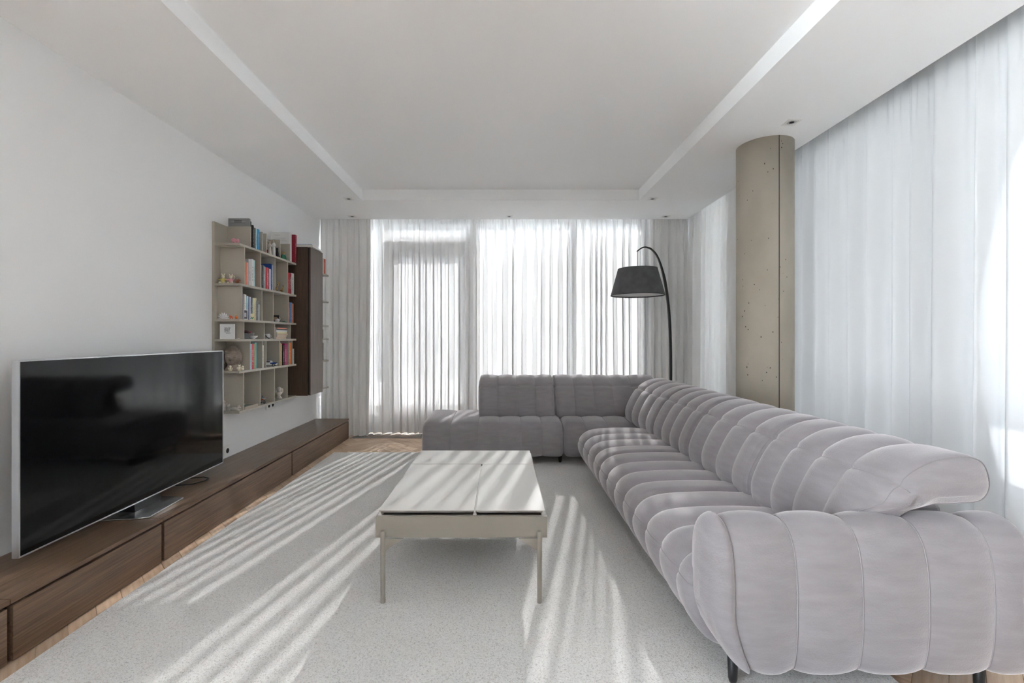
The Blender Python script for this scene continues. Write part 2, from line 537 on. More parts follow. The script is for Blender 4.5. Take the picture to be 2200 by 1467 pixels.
# outside: terrace, parapet, far blocks
struct(B(-14, XL - 0.2, -9, 6.06, -0.3, -0.02).build('bounce_terrace_left', M_terr))  # unseen slab added to bounce sunlight up to the ceiling
struct(B(-14, 2.76, 6.06, 11.6, -0.3, 0.22).build('terrace', M_terr))
struct(B(2.76, 7.0, -8, 11.6, -0.3, 0.02).build('terrace_side', M_terr))
struct(B(2.75, 4.7, 5.93, 6.15, -0.3, 6.0).build('added_sun_screen', M_par))  # unseen wall added to keep grazing sun off the side sheer
struct(B(-14, 7.0, 11.6, 11.8, -0.5, 1.02).build('parapet', M_par))
struct(B(7.0, 7.2, -8, 11.8, -0.5, 1.02).build('parapet_side', M_par))
struct(B(-200, 200, -120, 260, -14.2, -14.0).build('ground', M_gnd))
def block(x0, x1, y0, y1, z1, label):
    t = thing('apartment_block', label, 'building', 'pale blocks beyond the terrace', loc=((x0 + x1) / 2, (y0 + y1) / 2, -14))
    a, b = (x1 - x0) / 2, (y1 - y0) / 2
    B(-a, a, -b, b, 0, z1 + 14).build('wall', M_bld, t)
    B(-a - .3, a + .3, -b - .3, b + .3, z1 + 14, z1 + 14.5).build('roof', M_par, t)
block(-26, -6, 52, 66, 1.2, 'low pale building seen faintly through the sheer behind the balcony door')
block(-2, 4.5, 50, 60, 3.4, 'pale building block seen faintly behind the middle window pane, right of the door')
block(5.0, 9.5, 56, 68, 6.2, 'taller pale block seen faintly behind the mullion of the middle window')
block(10.5, 22, 60, 72, 4.6, 'pale building block seen faintly behind the sheer near the floor lamp')

# concrete column
col = struct(MB().lathe([(0.193, 0.0), (0.193, ZS)], 1.996, 3.446, 64).build('column', M_conc))
pt = MB()
random.seed(3)
for _ in range(46):
    a = math.radians(random.uniform(170, 290)); z = random.uniform(0.9, 2.65); r = random.uniform(0.0015, 0.0042)
    pt.ell((1.996 + 0.1926 * math.cos(a), 3.446 + 0.1926 * math.sin(a), z), (r, r, r * random.uniform(.8, 1.8)), 6, 4)
stuff(pt.build('pits', M_hole, col))
a = math.radians(268)
B(-0.003, 0.003, -0.0012, 0.0012, 0.0, ZS).build('joint', M_hole, col, loc=(1.996 + 0.1932 * math.cos(a), 3.446 + 0.1932 * math.sin(a), 0))

# recessed square spots
spots = [(-1.588, 4.749, 'left of the raised ceiling panel'), (1.583, 4.749, 'right of the raised ceiling panel'),
         (-1.775, 5.44, 'above the left grey drape'), (0.10, 5.44, 'above the middle sheer curtain'),
         (1.97, 5.44, 'above the right grey drape behind the lamp'), (1.955, 3.06, 'in front of the concrete column')]
for i, (x, y, w) in enumerate(spots):
    t = thing('ceiling_spotlight', 'small white square recessed ceiling spot ' + w, 'spotlight', 'recessed ceiling spots', (x, y, ZS))
    f = MB()
    f.box(-.044, .044, -.044, -.030, -.004, 0); f.box(-.044, .044, .030, .044, -.004, 0)
    f.box(-.044, -.030, -.030, .030, -.004, 0); f.box(.030, .044, -.030, .030, -.004, 0)
    f.build('trim_ring', M_white, t)
    MB().lathe([(0.030, -0.002), (0.026, -0.0015), (0.018, -0.0005)], 0, 0, 20).build('reflector', M_silver, t)
    MB().lathe([(0.016, -0.0022), (0.014, -0.0008)], 0, 0, 16).build('lens', M_gap, t)

# ------------------------------------------------------------------ curtains
def curtain(name, label, cat, group, mat, axis, s0, s1, c, z0, z1, pitch, amp, seed, flare=0.0, ds=0.007, nz=26, omega=0.55, cusp=False):
    """a hanging cloth: irregular pleats that drift and widen towards the hem"""
    rnd = random.Random(seed)
    n = int((s1 - s0) / ds)
    ph = [0.0]; am = []; 
    cur = pitch
    k = 0
    nx = 0
    loc_amp = 1.0
    tgt = 1.0; tp = pitch
    for i in range(n):
        if i >= nx:
            tp = pitch * rnd.uniform(0.55, 1.7); tgt = rnd.uniform(0.55, 1.25); nx = i + max(3, int(tp / ds))
        cur += (tp - cur) * 0.15
        loc_amp += (tgt - loc_amp) * 0.08
        ph.append(ph[-1] + 2 * PI * ds / cur); am.append(loc_amp)
    am.append(loc_amp)
    vs = []; fs = []
    of = [rnd.uniform(0, 100) for _ in range(4)]
    for j in range(nz + 1):
        t = j / nz                      # 0 at the head, 1 at the hem
        z = z1 + (z0 - z1) * t
        g = 0.35 + 0.65 * min(1, t * 4) + 0.25 * t
        for i in range(n + 1):
            s = s0 + ds * i
            drift = 1.0 * t * noise.noise((s * 2.1 + of[0], t * 0.9, of[1])) + 0.35 * noise.noise((s * 5 + of[2], t * 2.0, 3.0)) * t
            p = ph[i] + drift
            fine = (1 - min(1, t * 5)) * 0.012 * math.sin(p * 3 + 1.0)
            d = amp * am[i] * g * (math.sin(p) + 0.22 * math.sin(2 * p + 0.7) + 0.12 * math.sin(3 * p)) + fine
            if cusp:          # full pleats that bulge into the room with narrow valleys between them
                d = -amp * am[i] * g * 1.25 * (2 * abs(math.sin(p / 2)) ** 0.8 - 1.1) + fine
            d += 0.018 * t * noise.noise((s * 1.3, t, of[3]))
            q = s + omega * amp * am[i] * g * math.sin(2 * p + 0.4)
            e = (s - (s0 + s1) / 2) / (s1 - s0)
            q += flare * t * t * e
            vs.append((q, c + d, z) if axis == 'x' else (c + d, q, z))
    for j in range(nz):
        for i in range(n):
            a = j * (n + 1) + i
            fs.append((a, a + 1, a + n + 2, a + n + 1))
    m = MB(); m.add(vs, fs, True)
    o = m.build(name, mat, recalc=False)
    return tag(o, label, cat, group)

curtain('sheer_curtain', 'white sheer curtain across the back windows and balcony door, between the two back drapes', 'curtain', 'sheer curtains', M_sheer,
        'x', -2.236, 2.42, 5.79, 0.015, 2.86, 0.085, 0.036, 11)
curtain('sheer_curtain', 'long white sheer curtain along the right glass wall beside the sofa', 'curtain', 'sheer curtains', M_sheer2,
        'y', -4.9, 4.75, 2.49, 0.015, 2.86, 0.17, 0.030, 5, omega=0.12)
curtain('drape', 'grey pleated drape on the back wall beside the hanging wood cabinet', 'curtain', 'grey drapes', M_drape,
        'x', -2.248, -1.61, 5.645, 0.012, 2.86, 0.075, 0.030, 21, -0.05, ds=0.004, omega=0.2, cusp=True)
curtain('drape', 'grey pleated drape on the back wall behind the arched floor lamp', 'curtain', 'grey drapes', M_drape,
        'x', 1.845, 2.325, 5.665, 0.012, 2.86, 0.065, 0.026, 33, ds=0.004, omega=0.2, cusp=True)
curtain('drape', 'grey pleated drape on the right side between lamp and concrete column', 'curtain', 'grey drapes', M_drape,
        'y', 3.95, 5.645, 2.355, 0.012, 2.86, 0.115, 0.046, 44, ds=0.005, omega=0.15, cusp=True)

# ------------------------------------------------------------------ rug
rg = MB(); rg.box(-1.762, 1.40, 0.70, 4.81, 0.001, 0.020)
tag(rg.build('rug', M_rug, None, 0.006), 'large pale grey looped rug on the wooden floor under table and sofa', 'rug')

# ------------------------------------------------------------------ low media cabinets along the left wall
def media(y0, y1, label, tilt=0):
    t = thing('media_cabinet', label, 'cabinet', 'low dark oak media cabinets', ((XL - 1.848) / 2, (y0 + y1) / 2, 0))
    hw = (-1.848 - XL) / 2; hl = (y1 - y0) / 2
    B(-hw + 0.002, hw - 0.03, -hl + .004, hl - .004, 0.003, 0.222).build('carcass', M_gap, t)
    B(-hw + 0.002, hw, -hl + 0.0015, hl - 0.0015, 0.224, 0.244).build('top_panel', M_dark_h, t, 0.0015)
    B(hw - 0.026, hw, -hl + 0.010, hl - 0.010, 0.006, 0.213).build('drawer_front', M_dark_h, t, 0.0015)
media(4.03, 5.54, 'long low dark oak cabinet at the far end under the hanging bookshelf')
media(2.49, 4.03, 'low dark oak cabinet in the middle of the row, under the television far end')
media(1.715, 2.49, 'short low dark oak cabinet under the near end of the television')
media(0.20, 1.715, 'low dark oak cabinet nearest the camera, cut by the left frame edge')

# ------------------------------------------------------------------ television
tv = thing('television', 'large flat black television with thin silver frame on the low oak cabinet', 'television', loc=(-2.05, 2.648, 0.244),
           rz=math.radians(1.4))
hl = 0.735
B(-0.022, 0.0, -hl + .004, hl - .004, 0.060, 0.885).build('back_housing', M_black, tv, 0.004)
f = MB()
f.box(-0.024, 0.006, -hl, -hl + .0065, 0.056, 0.890); f.box(-0.024, 0.006, hl - .0065, hl, 0.056, 0.890)
f.box(-0.024, 0.006, -hl + .0065, hl - .0065, 0.056, 0.0625); f.box(-0.024, 0.006, -hl + .0065, hl - .0065, 0.8835, 0.890)
f.build('bezel', M_silver, tv, 0.001)
B(0.0, 0.0035, -hl + .0065, hl - .0065, 0.0625, 0.8835).build('screen', M_blackgloss, tv)
nk = MB(); nk.prism([(-0.10, 0.006), (0.0, 0.006), (-0.012, 0.16), (-0.035, 0.16)], 'y', -0.10, 0.10)
nk.build('neck', M_black, tv, 0.003)
st = MB(); st.prism([(-0.105, -0.21), (0.085, -0.185), (0.125, -0.165), (0.112, 0.135), (0.10, 0.148), (-0.105, 0.175)], 'z', 0.001, 0.008)
st.build('stand_plate', M_silver, tv, 0.002)
MB().tube([(-0.09, 0.28, 0.06), (-0.06, 0.33, 0.02), (0.0, 0.40, 0.006), (0.035, 0.47, 0.006), (0.03, 0.52, 0.008), (-0.02, 0.54, 0.010), (-0.11, 0.50, 0.012)],
          0.0035, 8).build('power_cord', M_black, tv)

# ------------------------------------------------------------------ coffee table
ct = thing('coffee_table', 'taupe lacquered coffee table with split top standing on the rug', 'table', loc=(-0.181, 2.66, 0.020))
X0, X1, Y0, Y1 = -0.385, 0.385, -0.55, 0.566
AX = 0.394
def panel(x0, x1, y0, y1, nm):
    zt, zb, ch = 0.410, 0.397, 0.016
    m = MB()
    m.add([(x0 + ch, y0 + ch, zb - .006), (x1 - ch, y0 + ch, zb - .006), (x1 - ch, y1 - ch, zb - .006), (x0 + ch, y1 - ch, zb - .006),
           (x0, y0, zt - .005), (x1, y0, zt - .005), (x1, y1, zt - .005), (x0, y1, zt - .005),
           (x0, y0, zt), (x1, y0, zt), (x1, y1, zt), (x0, y1, zt)],
          [(3, 2, 1, 0), (0, 1, 5, 4), (1, 2, 6, 5), (2, 3, 7, 6), (3, 0, 4, 7), (4, 5, 9, 8), (5, 6, 10, 9), (6, 7, 11, 10), (7, 4, 8, 11), (8, 9, 10, 11)])
    return m.build(nm, M_tabletop, ct, 0.001)
panel(X0, 0.0565, Y0, 0.2155, 'top_panel'); panel(0.0645, X1, Y0, 0.2155, 'top_panel'); panel(X0, X1, 0.2245, Y1, 'top_panel')
ap = MB()
ap.box(-AX, AX, -0.572, -0.552, 0.292, 0.389); ap.box(-AX, AX, 0.560, 0.580, 0.292, 0.389)
ap.box(-AX, -AX + .02, -0.552, 0.560, 0.292, 0.389); ap.box(AX - .02, AX, -0.552, 0.560, 0.292, 0.389)
ap.build('apron', M_table, ct, 0.0015)
B(-AX + .02, AX - .02, -0.552, 0.560, 0.294, 0.372).build('drawer_box', M_table, ct)
for cx in (-0.378, 0.0605, 0.378):
    sp = MB()
    sp.prism([(cx - .010, .389), (cx + .010, .389), (cx + .003, .404), (cx - .003, .404)], 'y', -0.556, 0.200)
    sp.build('divider_rail', M_tabletop, ct)
for sx in (-1, 1):
    for yy in (-0.580, 0.590):
        cx = sx * 0.358
        MB().lathe([(0.0105, 0.0), (0.0115, 0.002), (0.0115, 0.322), (0.009, 0.326)], cx, yy, 20).build('leg', M_table, ct)
        br = MB(); br.prism([(cx, .292), (cx - sx * .095, .292), (cx - sx * .012, .238), (cx, .238)], 'y', yy - 0.004, yy + 0.004)
        br.build('bracket', M_table, ct, 0.001)

# ------------------------------------------------------------------ sectional sofa
def smooth_loop(pts, n):
    P = [Vector((p[0], p[1])) for p in pts]
    m = len(P); dense = []
    for i in range(m):
        p0, p1, p2, p3 = P[i - 1], P[i], P[(i + 1) % m], P[(i + 2) % m]
        for k in range(24):
            t = k / 24
            # centripetal-like tension kept low
            a = 2 * p1; b = p2 - p0; c = 2 * p0 - 5 * p1 + 4 * p2 - p3; d = -p0 + 3 * p1 - 3 * p2 + p3
            dense.append(0.5 * (a + b * t + c * t * t + d * t ** 3))
    L_ = [0]
    for i in range(len(dense)):
        L_.append(L_[-1] + (dense[(i + 1) % len(dense)] - dense[i]).length)
    tot = L_[-1]; res = []; j = 0
    for k in range(n):
        s = tot * k / n
        while L_[j + 1] < s:
            j += 1
        u = (s - L_[j]) / max(1e-9, L_[j + 1] - L_[j])
        res.append(dense[j].lerp(dense[(j + 1) % len(dense)], u))
    return res, tot

def ribbed(name, parent, prof, axis, a0, a1, seams, depth=0.020, R=0.045, R2=None, n=84, centre=None, folds=(), end_fn=None, power=2.3, K=11,
           mat=None, seam_parts=True, bulge=0.012, ends=False):
    R2 = R if R2 is None else R2
    P, tot = smooth_loop(prof, n)
    area = sum(P[i].x * P[(i + 1) % n].y - P[(i + 1) % n].x * P[i].y for i in range(n))
    if area < 0:
        P = P[::-1]
    nor = []
    for i in range(n):
        t = P[(i + 1) % n] - P[i - 1]
        nor.append(Vector((t.y, -t.x)).normalized())
    cen = Vector(centre) if centre else sum(P, Vector((0, 0))) / n
    fold = [0.0] * n
    for (fp, fd, fw) in folds:
        k0 = min(range(n), key=lambda i: (P[i] - Vector(fp)).length)
        for i in range(n):
            d = min(abs(i - k0), n - abs(i - k0)) * tot / n
            fold[i] += fd * math.exp(-(d / fw) ** 2)
    bounds = [a0] + list(seams) + [a1]
    st = []
    for q in range(len(bounds) - 1):
        b0, b1 = bounds[q], bounds[q + 1]
        for k in range(K + 1):
            if q > 0 and k == 0:
                continue
            u = -math.cos(PI * k / K)
            st.append((b0 + (b1 - b0) * (u + 1) / 2, q, u))
    def inset(a, q, u):
        ins = 0.0
        if (u < 0 and q > 0) or (u >= 0 and q < len(bounds) - 2):
            ins = depth * abs(u) ** power
        dl, dr = a - a0, a1 - a
        if dl < R:
            ins = max(ins, R - math.sqrt(max(0, R * R - (R - dl) ** 2)))
        if dr < R2:
            ins = max(ins, R2 - math.sqrt(max(0, R2 * R2 - (R2 - dr) ** 2)))
        return ins
    def mp(p, a):
        v = (a, p.x, p.y) if axis == 'x' else (p.x, a, p.y)
        return end_fn(v) if end_fn else v
    vs = []; fs = []
    def ring(a, ins, sc=1.0, da=0.0, fo=1.0, u=0.0):
        r = []
        for i in range(n):
            p = P[i] - nor[i] * (ins + fold[i] * fo)
            # small gathers beside the fold lines
            if fold[i] > 0.002:
                p = p - nor[i] * 0.0025 * math.sin(a * 310 + i) * fold[i] / 0.01
            if sc != 1.0:
                p = cen + (p - cen) * sc
            r.append(mp(p, a + da))
        return r
    first = True
    rings = []
    i0 = inset(*st[0]); i1 = inset(*st[-1])
    for sc, da in ((0.3, -bulge), (0.62, -bulge * .8), (0.86, -bulge * .4)):
        rings.append(ring(a0, i0, sc, da, 1.0))
    for s in st:
        rings.append(ring(s[0], inset(*s)))
    for sc, da in ((0.86, bulge * .4), (0.62, bulge * .8), (0.3, bulge)):
        rings.append(ring(a1, i1, sc, da, 1.0))
    for r in rings:
        vs += r
    for j in range(len(rings) - 1):
        for i in range(n):
            i2 = (i + 1) % n
            fs.append((j * n + i, j * n + i2, (j + 1) * n + i2, (j + 1) * n + i))
    fs.append(list(range(n))[::-1]); fs.append([(len(rings) - 1) * n + i for i in range(n)])
    m = MB(); m.add(vs, fs, True)
    o = m.build(name, mat or M_sofa, parent)
    if seam_parts:
        sm = MB()
        for s in seams:
            sm.tube(ring(s, depth - 0.0012), 0.0019, 5, closed=True)
        if ends:
            for a, rr, sg in ((a0, R, 1), (a1, R2, -1)):
                e = rr * 0.35
                sm.tube(ring(a + sg * e, rr - math.sqrt(rr * rr - (rr - e) ** 2) - 0.0006), 0.0018, 5, closed=True)
        for (fp, fd, fw) in folds:
            k0 = min(range(n), key=lambda i: (P[i] - Vector(fp)).length)
            sm.tube([Vector(r[k0]) for r in rings[3:-3]], 0.0017, 5)
        if sm.v:
            stuff(sm.build('seam', M_seam, o))
    return o

sofa = thing('sectional_sofa', 'large grey velvet L-shaped sofa with channelled cushions on the rug, along the right curtains', 'sofa')
def div(a, b, k):
    return [a + (b - a) * i / k for i in range(1, k)]
# right-hand run: seats (profile in X,Z)
SEAT = [(1.45, 0.10), (1.45, 0.41), (1.22, 0.437), (1.00, 0.440), (0.82, 0.428), (0.735, 0.398), (0.688, 0.345), (0.675, 0.285),
        (0.690, 0.22), (0.735, 0.145), (0.80, 0.095), (0.95, 0.088)]
for (a, b) in ((1.66, 2.372), (2.378, 3.172), (3.178, 4.03)):
    sm = div(a, b, 4)
    if a < 1.7:
        sm = [1.79, 1.99, 2.185]
    ribbed('seat_cushion', sofa, SEAT, 'y', a, b, sm, depth=0.019, R=0.042, power=2.6, folds=(((0.680, 0.335), 0.005, 0.012),), n=96)
# backrests (profile in X,Z)
BACK = [(1.27, 0.40), (1.42, 0.41), (1.46, 0.56), (1.478, 0.640), (1.565, 0.652), (1.645, 0.662), (1.680, 0.708), (1.676, 0.770), (1.645, 0.815), (1.570, 0.828),
        (1.460, 0.806), (1.360, 0.740), (1.283, 0.630), (1.236, 0.500)]
FOLD = (((1.360, 0.740), 0.011, 0.015),)
def near_end(v):
    x, y, z = v
    k = min(1.0, max(0.0, (0.675 - z) / 0.11)); k = k * k * (3 - 2 * k)
    w = max(0.0, 1 - (y - 1.548) / 0.24)
    return (x, y + 0.118 * k * w, z)
for (a, b) in ((1.548, 2.277), (2.283, 3.027), (3.033, 3.717), (3.723, 4.56)):
    ribbed('backrest', sofa, BACK, 'y', a, b, div(a, b, 4) if a > 1.6 else [1.785, 1.955, 2.115], depth=0.016, R=0.036, n=110, power=2.8, ends=True, centre=(1.42, 0.70), folds=FOLD, end_fn=near_end if a < 1.6 else None)
# back run: chaise seat, corner seat and backrests (profile in Y,Z)
CH = [(5.08, 0.09), (5.12, 0.16), (5.12, 0.36), (5.06, 0.428), (4.85, 0.440), (4.60, 0.437), (4.44, 0.425), (4.355, 0.392), (4.315, 0.33), (4.298, 0.24),
      (4.305, 0.14), (4.345, 0.093), (4.6, 0.088)]
ribbed('chaise_cushion', sofa, CH, 'x', -0.755, 0.598, [-0.48, -0.215, -0.01, 0.195, 0.393], depth=0.013, R=0.055, R2=0.05, n=96, power=3.0)
ribbed('seat_cushion', sofa, CH, 'x', 0.604, 1.46, [0.81, 1.02, 1.24], depth=0.012, R=0.05, n=96, power=3.0)
BK2 = [(p[0] - 1.22 + 4.585, p[1]) for p in BACK]
FO2 = (((1.36 - 1.22 + 4.585, 0.740), 0.011, 0.015),)
for (a, b) in ((-0.222, 0.552), (0.560, 1.62)):
    ribbed('backrest', sofa, BK2, 'x', a, b, div(a, b, 4) if a < 0 else [0.76, 0.96, 1.155, 1.36], depth=0.013, R=0.036, n=110, ends=True, centre=(1.42 + 3.365, 0.70), folds=FO2, power=2.8)
# arm
ARM = [(1.545, 0.088), (1.69, 0.088), (1.735, 0.15), (1.745, 0.44), (1.712, 0.56), (1.635, 0.607), (1.555, 0.585), (1.508, 0.50), (1.494, 0.33), (1.504, 0.16)]
def arm_end(v):
    x, y, z = v
    w = max(0.0, (0.32 - z) / 0.23)
    k = max(0.0, 1 - (x - 0.712) / 0.25)
    return (x + 0.100 * min(1.2, w) ** 1.7 * k, y, z)
ribbed('armrest', sofa, ARM, 'x', 0.712, 1.80, [0.778, 0.985, 1.203, 1.423, 1.640], depth=0.017, R=0.062, n=96, end_fn=arm_end, power=2.6)
# hidden body that carries the cushions
bf = MB()
bf.box(0.86, 1.70, 1.76, 4.32, 0.10, 0.36); bf.box(1.38, 1.72, 1.76, 5.06, 0.10, 0.585)
bf.box(-0.10, 1.70, 4.74, 5.06, 0.10, 0.585)
bf.build('base_frame', M_sofa, sofa, 0.03, 3)
for (x, y, z) in ((0.815, 1.60, .020), (1.68, 1.60, 0.0), (0.575, 4.42, .020), (-0.66, 4.40, .020), (-0.66, 5.02, 0.0), (1.60, 5.0, 0.0), (0.9, 3.0, .020), (1.6, 3.0, 0.0)):
    MB().lathe([(0.011, z), (0.015, z + .012), (0.018, 0.12)], x, y, 14).build('leg', M_black, sofa)

# ------------------------------------------------------------------ arched floor lamp
LY = 5.30
lp = thing('floor_lamp', 'black arched floor lamp with charcoal drum shade behind the sofa corner', 'lamp', loc=(1.96, LY, 0))
MB().lathe([(0.0, 0.001), (0.135, 0.001), (0.14, 0.006), (0.14, 0.020), (0.12, 0.026), (0.02, 0.028)], 0, 0, 40, cap=False).build('base', M_black, lp)
K_ = LY / 978
pole = [(0.0, 0.026), (0.005, 0.35)]
for (px, py) in ((1441, 818), (1440.4, 738.7), (1436.8, 667), (1428.5, 604), (1415.5, 558), (1402, 537.5), (1388, 531), (1378, 533), (1368.5, 540)):
    pole.append(((px - 1076) * K_ - 1.96, 1.23 + (725 - py) * K_))
pp, _t = smooth_loop(pole + [(-1.2, 1.2)], 400)
# open spline through the pole points
def open_spline(pts, k=10):
    r = []
    for i in range(len(pts) - 1):
        p0 = Vector(pts[max(0, i - 1)]); p1 = Vector(pts[i]); p2 = Vector(pts[i + 1]); p3 = Vector(pts[min(len(pts) - 1, i + 2)])
        for j in range(k):
            t = j / k
            r.append(0.5 * (2 * p1 + (p2 - p0) * t + (2 * p0 - 5 * p1 + 4 * p2 - p3) * t * t + (3 * p1 - p0 - 3 * p2 + p3) * t ** 3))
    r.append(Vector(pts[-1]))
    return r
pth = open_spline(pole)
pv = MB(); vs = []; fs = []
for i, p in enumerate(pth):
    t = (pth[min(i + 1, len(pth) - 1)] - pth[max(i - 1, 0)]).normalized()
    nrm = Vector((t.y, -t.x))
    hw = 0.013 if p.y < 1.9 else 0.013 - 0.006 * min(1, (p.y - 1.9) / 0.25)
    dd = 0.016
    for (s1, s2) in ((1, -1), (1, 1), (-1, 1), (-1, -1)):
        q = p + nrm * hw * s1
        vs.append((q.x, dd * s2, q.y))
for i in range(len(pth) - 1):
    for k in range(4):
        k2 = (k + 1) % 4
        fs.append((i * 4 + k, i * 4 + k2, (i + 1) * 4 + k2, (i + 1) * 4 + k))
fs.append((3, 2, 1, 0)); b_ = (len(pth) - 1) * 4; fs.append((b_, b_ + 1, b_ + 2, b_ + 3))
pv.add(vs, fs, False)
pv.build('pole', M_black, lp, 0.003)
sx = (1369.7 - 1076) * K_ - 1.96
zt = 1.23 + (725 - 577.5) * K_; zb = 1.23 + (725 - 634.5) * K_
MB().tube([(sx, 0, zt - 0.03), (sx, 0, 1.23 + (725 - 541) * K_)], 0.003, 8).build('cord', M_black, lp)
sh = MB()
sh.lathe([(0.306, zb), (0.222, zt)], sx, 0, 56, cap=False)
sh.lathe([(0.303, zb), (0.219, zt)], sx, 0, 56, cap=False)
shade = sh.build('shade', M_shade, lp, recalc=False)
rim = MB()
rim.tube([(sx + 0.3055 * math.cos(2 * PI * k / 56), 0.3055 * math.sin(2 * PI * k / 56), zb) for k in range(56)], 0.004, 6, closed=True)
rim.tube([(sx + 0.2215 * math.cos(2 * PI * k / 56), 0.2215 * math.sin(2 * PI * k / 56), zt) for k in range(56)], 0.003, 6, closed=True)
rim.build('rim', M_black, shade)
MB().lathe([(0.0, zb + 0.010), (0.300, zb + 0.010), (0.300, zb + 0.013), (0.0, zb + 0.013)], sx, 0, 48, cap=False, smooth=False).build('diffuser', M_diff, lp)
hub = MB()
for k in range(3):
    a = 2 * PI * k / 3 + .4
    hub.tube([(sx, 0, zt - 0.02), (sx + 0.219 * math.cos(a), 0.219 * math.sin(a), zt - 0.004)], 0.003, 6)
hub.lathe([(0.022, zt - 0.10), (0.022, zt - 0.015)], sx, 0, 16)
hub.build('shade_holder', M_black, shade)

# ------------------------------------------------------------------ wall bookshelf and hanging cabinet
SZ = dict(A=1.961, B=1.646, C=1.365, D=1.209, E=0.959, F=0.644)
XF, XB = -2.042, -2.235
TH = 0.018
def shelf_unit(y0, y1, dividers, label, mid):
    t = thing('wall_bookshelf', label, 'bookshelf', loc=(XL, y0, 0.644))
    o0 = (-XL, -y0, -0.644)
    def bb(x0, x1, a, b, z0, z1, nm, bv=0.0008):
        return B(x0 + o0[0], x1 + o0[0], a + o0[1], b + o0[1], z0 + o0[2], z1 + o0[2]).build(nm, M_taupe, t, bv)
    bb(XL, XB, y0, y1, 0.635, 2.137, 'back_panel')
    for k, z in SZ.items():
        cut = [y0] + ([mid] if mid else []) + [y1]
        for a, b in zip(cut, cut[1:]):
            bb(XB, XF, a + (0.0008 if a != y0 else 0), b, z - TH / 2, z + TH / 2, 'shelf')
    rows = [('A', 2.137), ('B', SZ['A'] - TH / 2), ('C', SZ['B'] - TH / 2), ('D', SZ['C'] - TH / 2), ('E', SZ['D'] - TH / 2), ('F', SZ['E'] - TH / 2)]
    for (k, top), ds in zip(rows, dividers):
        for y in ds:
            bb(XB, XF - 0.002, y - 0.011, y, SZ[k] + TH / 2, top, 'divider')
    return t
DV = [[3.7259, 3.912, 3.9783, 4.2222, 4.4184], [3.6377, 3.8816, 4.1305, 4.3748], [3.6016, 3.9029, 4.0958, 4.3941], [3.6285, 3.9391, 4.1228, 4.4331],
      [3.719, 3.9082, 3.9704, 4.2133, 4.3989, 4.4678], [3.6245, 3.8741, 4.1177, 4.3662]]
shelf_unit(3.554, 4.545, DV, 'taupe wall-hung bookshelf with many open bays, left of the dark hanging cabinet', 4.05)
shelf_unit(4.872, 5.40, [[5.22], [5.16], [5.22], [5.20], [5.18], [5.24]], 'narrow end of taupe wall shelving behind the dark hanging cabinet, beside the drape', None)
hc = thing('hanging_cabinet', 'tall dark oak cabinet hung on the wall beside the taupe bookshelf', 'cabinet', loc=(XL, 4.55, 0.648))
B(0.0, 0.323, 0.0, 0.316, 0.0, 1.489).build('body', M_dark_v, hc, 0.0015)
B(0.333, 0.352, 0.002, 0.314, 0.004, 1.484).build('door', M_dark_v, hc, 0.0015)
B(0.3225, 0.3335, 0.008, 0.308, 0.010, 1.478).build('shadow_gap', M_gap, hc)

def wall_socket(y, z, n, label):
    t = thing('wall_socket', label, 'socket', 'white wall sockets', (XL, y, z))
    w = 0.078
    B(0, 0.010, -w * n / 2, w * n / 2, -0.040, 0.040).build('plate', M_white, t, 0.002)
    for k in range(n):
        cy = (k - (n - 1) / 2) * w * 0.92
        B(0.009, 0.013, cy - .033, cy + .033, -.033, .033).build('socket_insert', M_white, t, 0.002)
        m = MB()
        ring = [(0.0134, cy + 0.021 * math.cos(2 * PI * q / 20), 0.021 * math.sin(2 * PI * q / 20)) for q in range(20)]
        m.add(ring, [list(range(20))])
        m.build('socket_well', M_gap, t)
wall_socket(4.44, 0.572, 2, 'double white wall socket just below the taupe bookshelf')
wall_socket(3.735, 0.302, 1, 'single white wall socket above the low cabinet at the television edge')

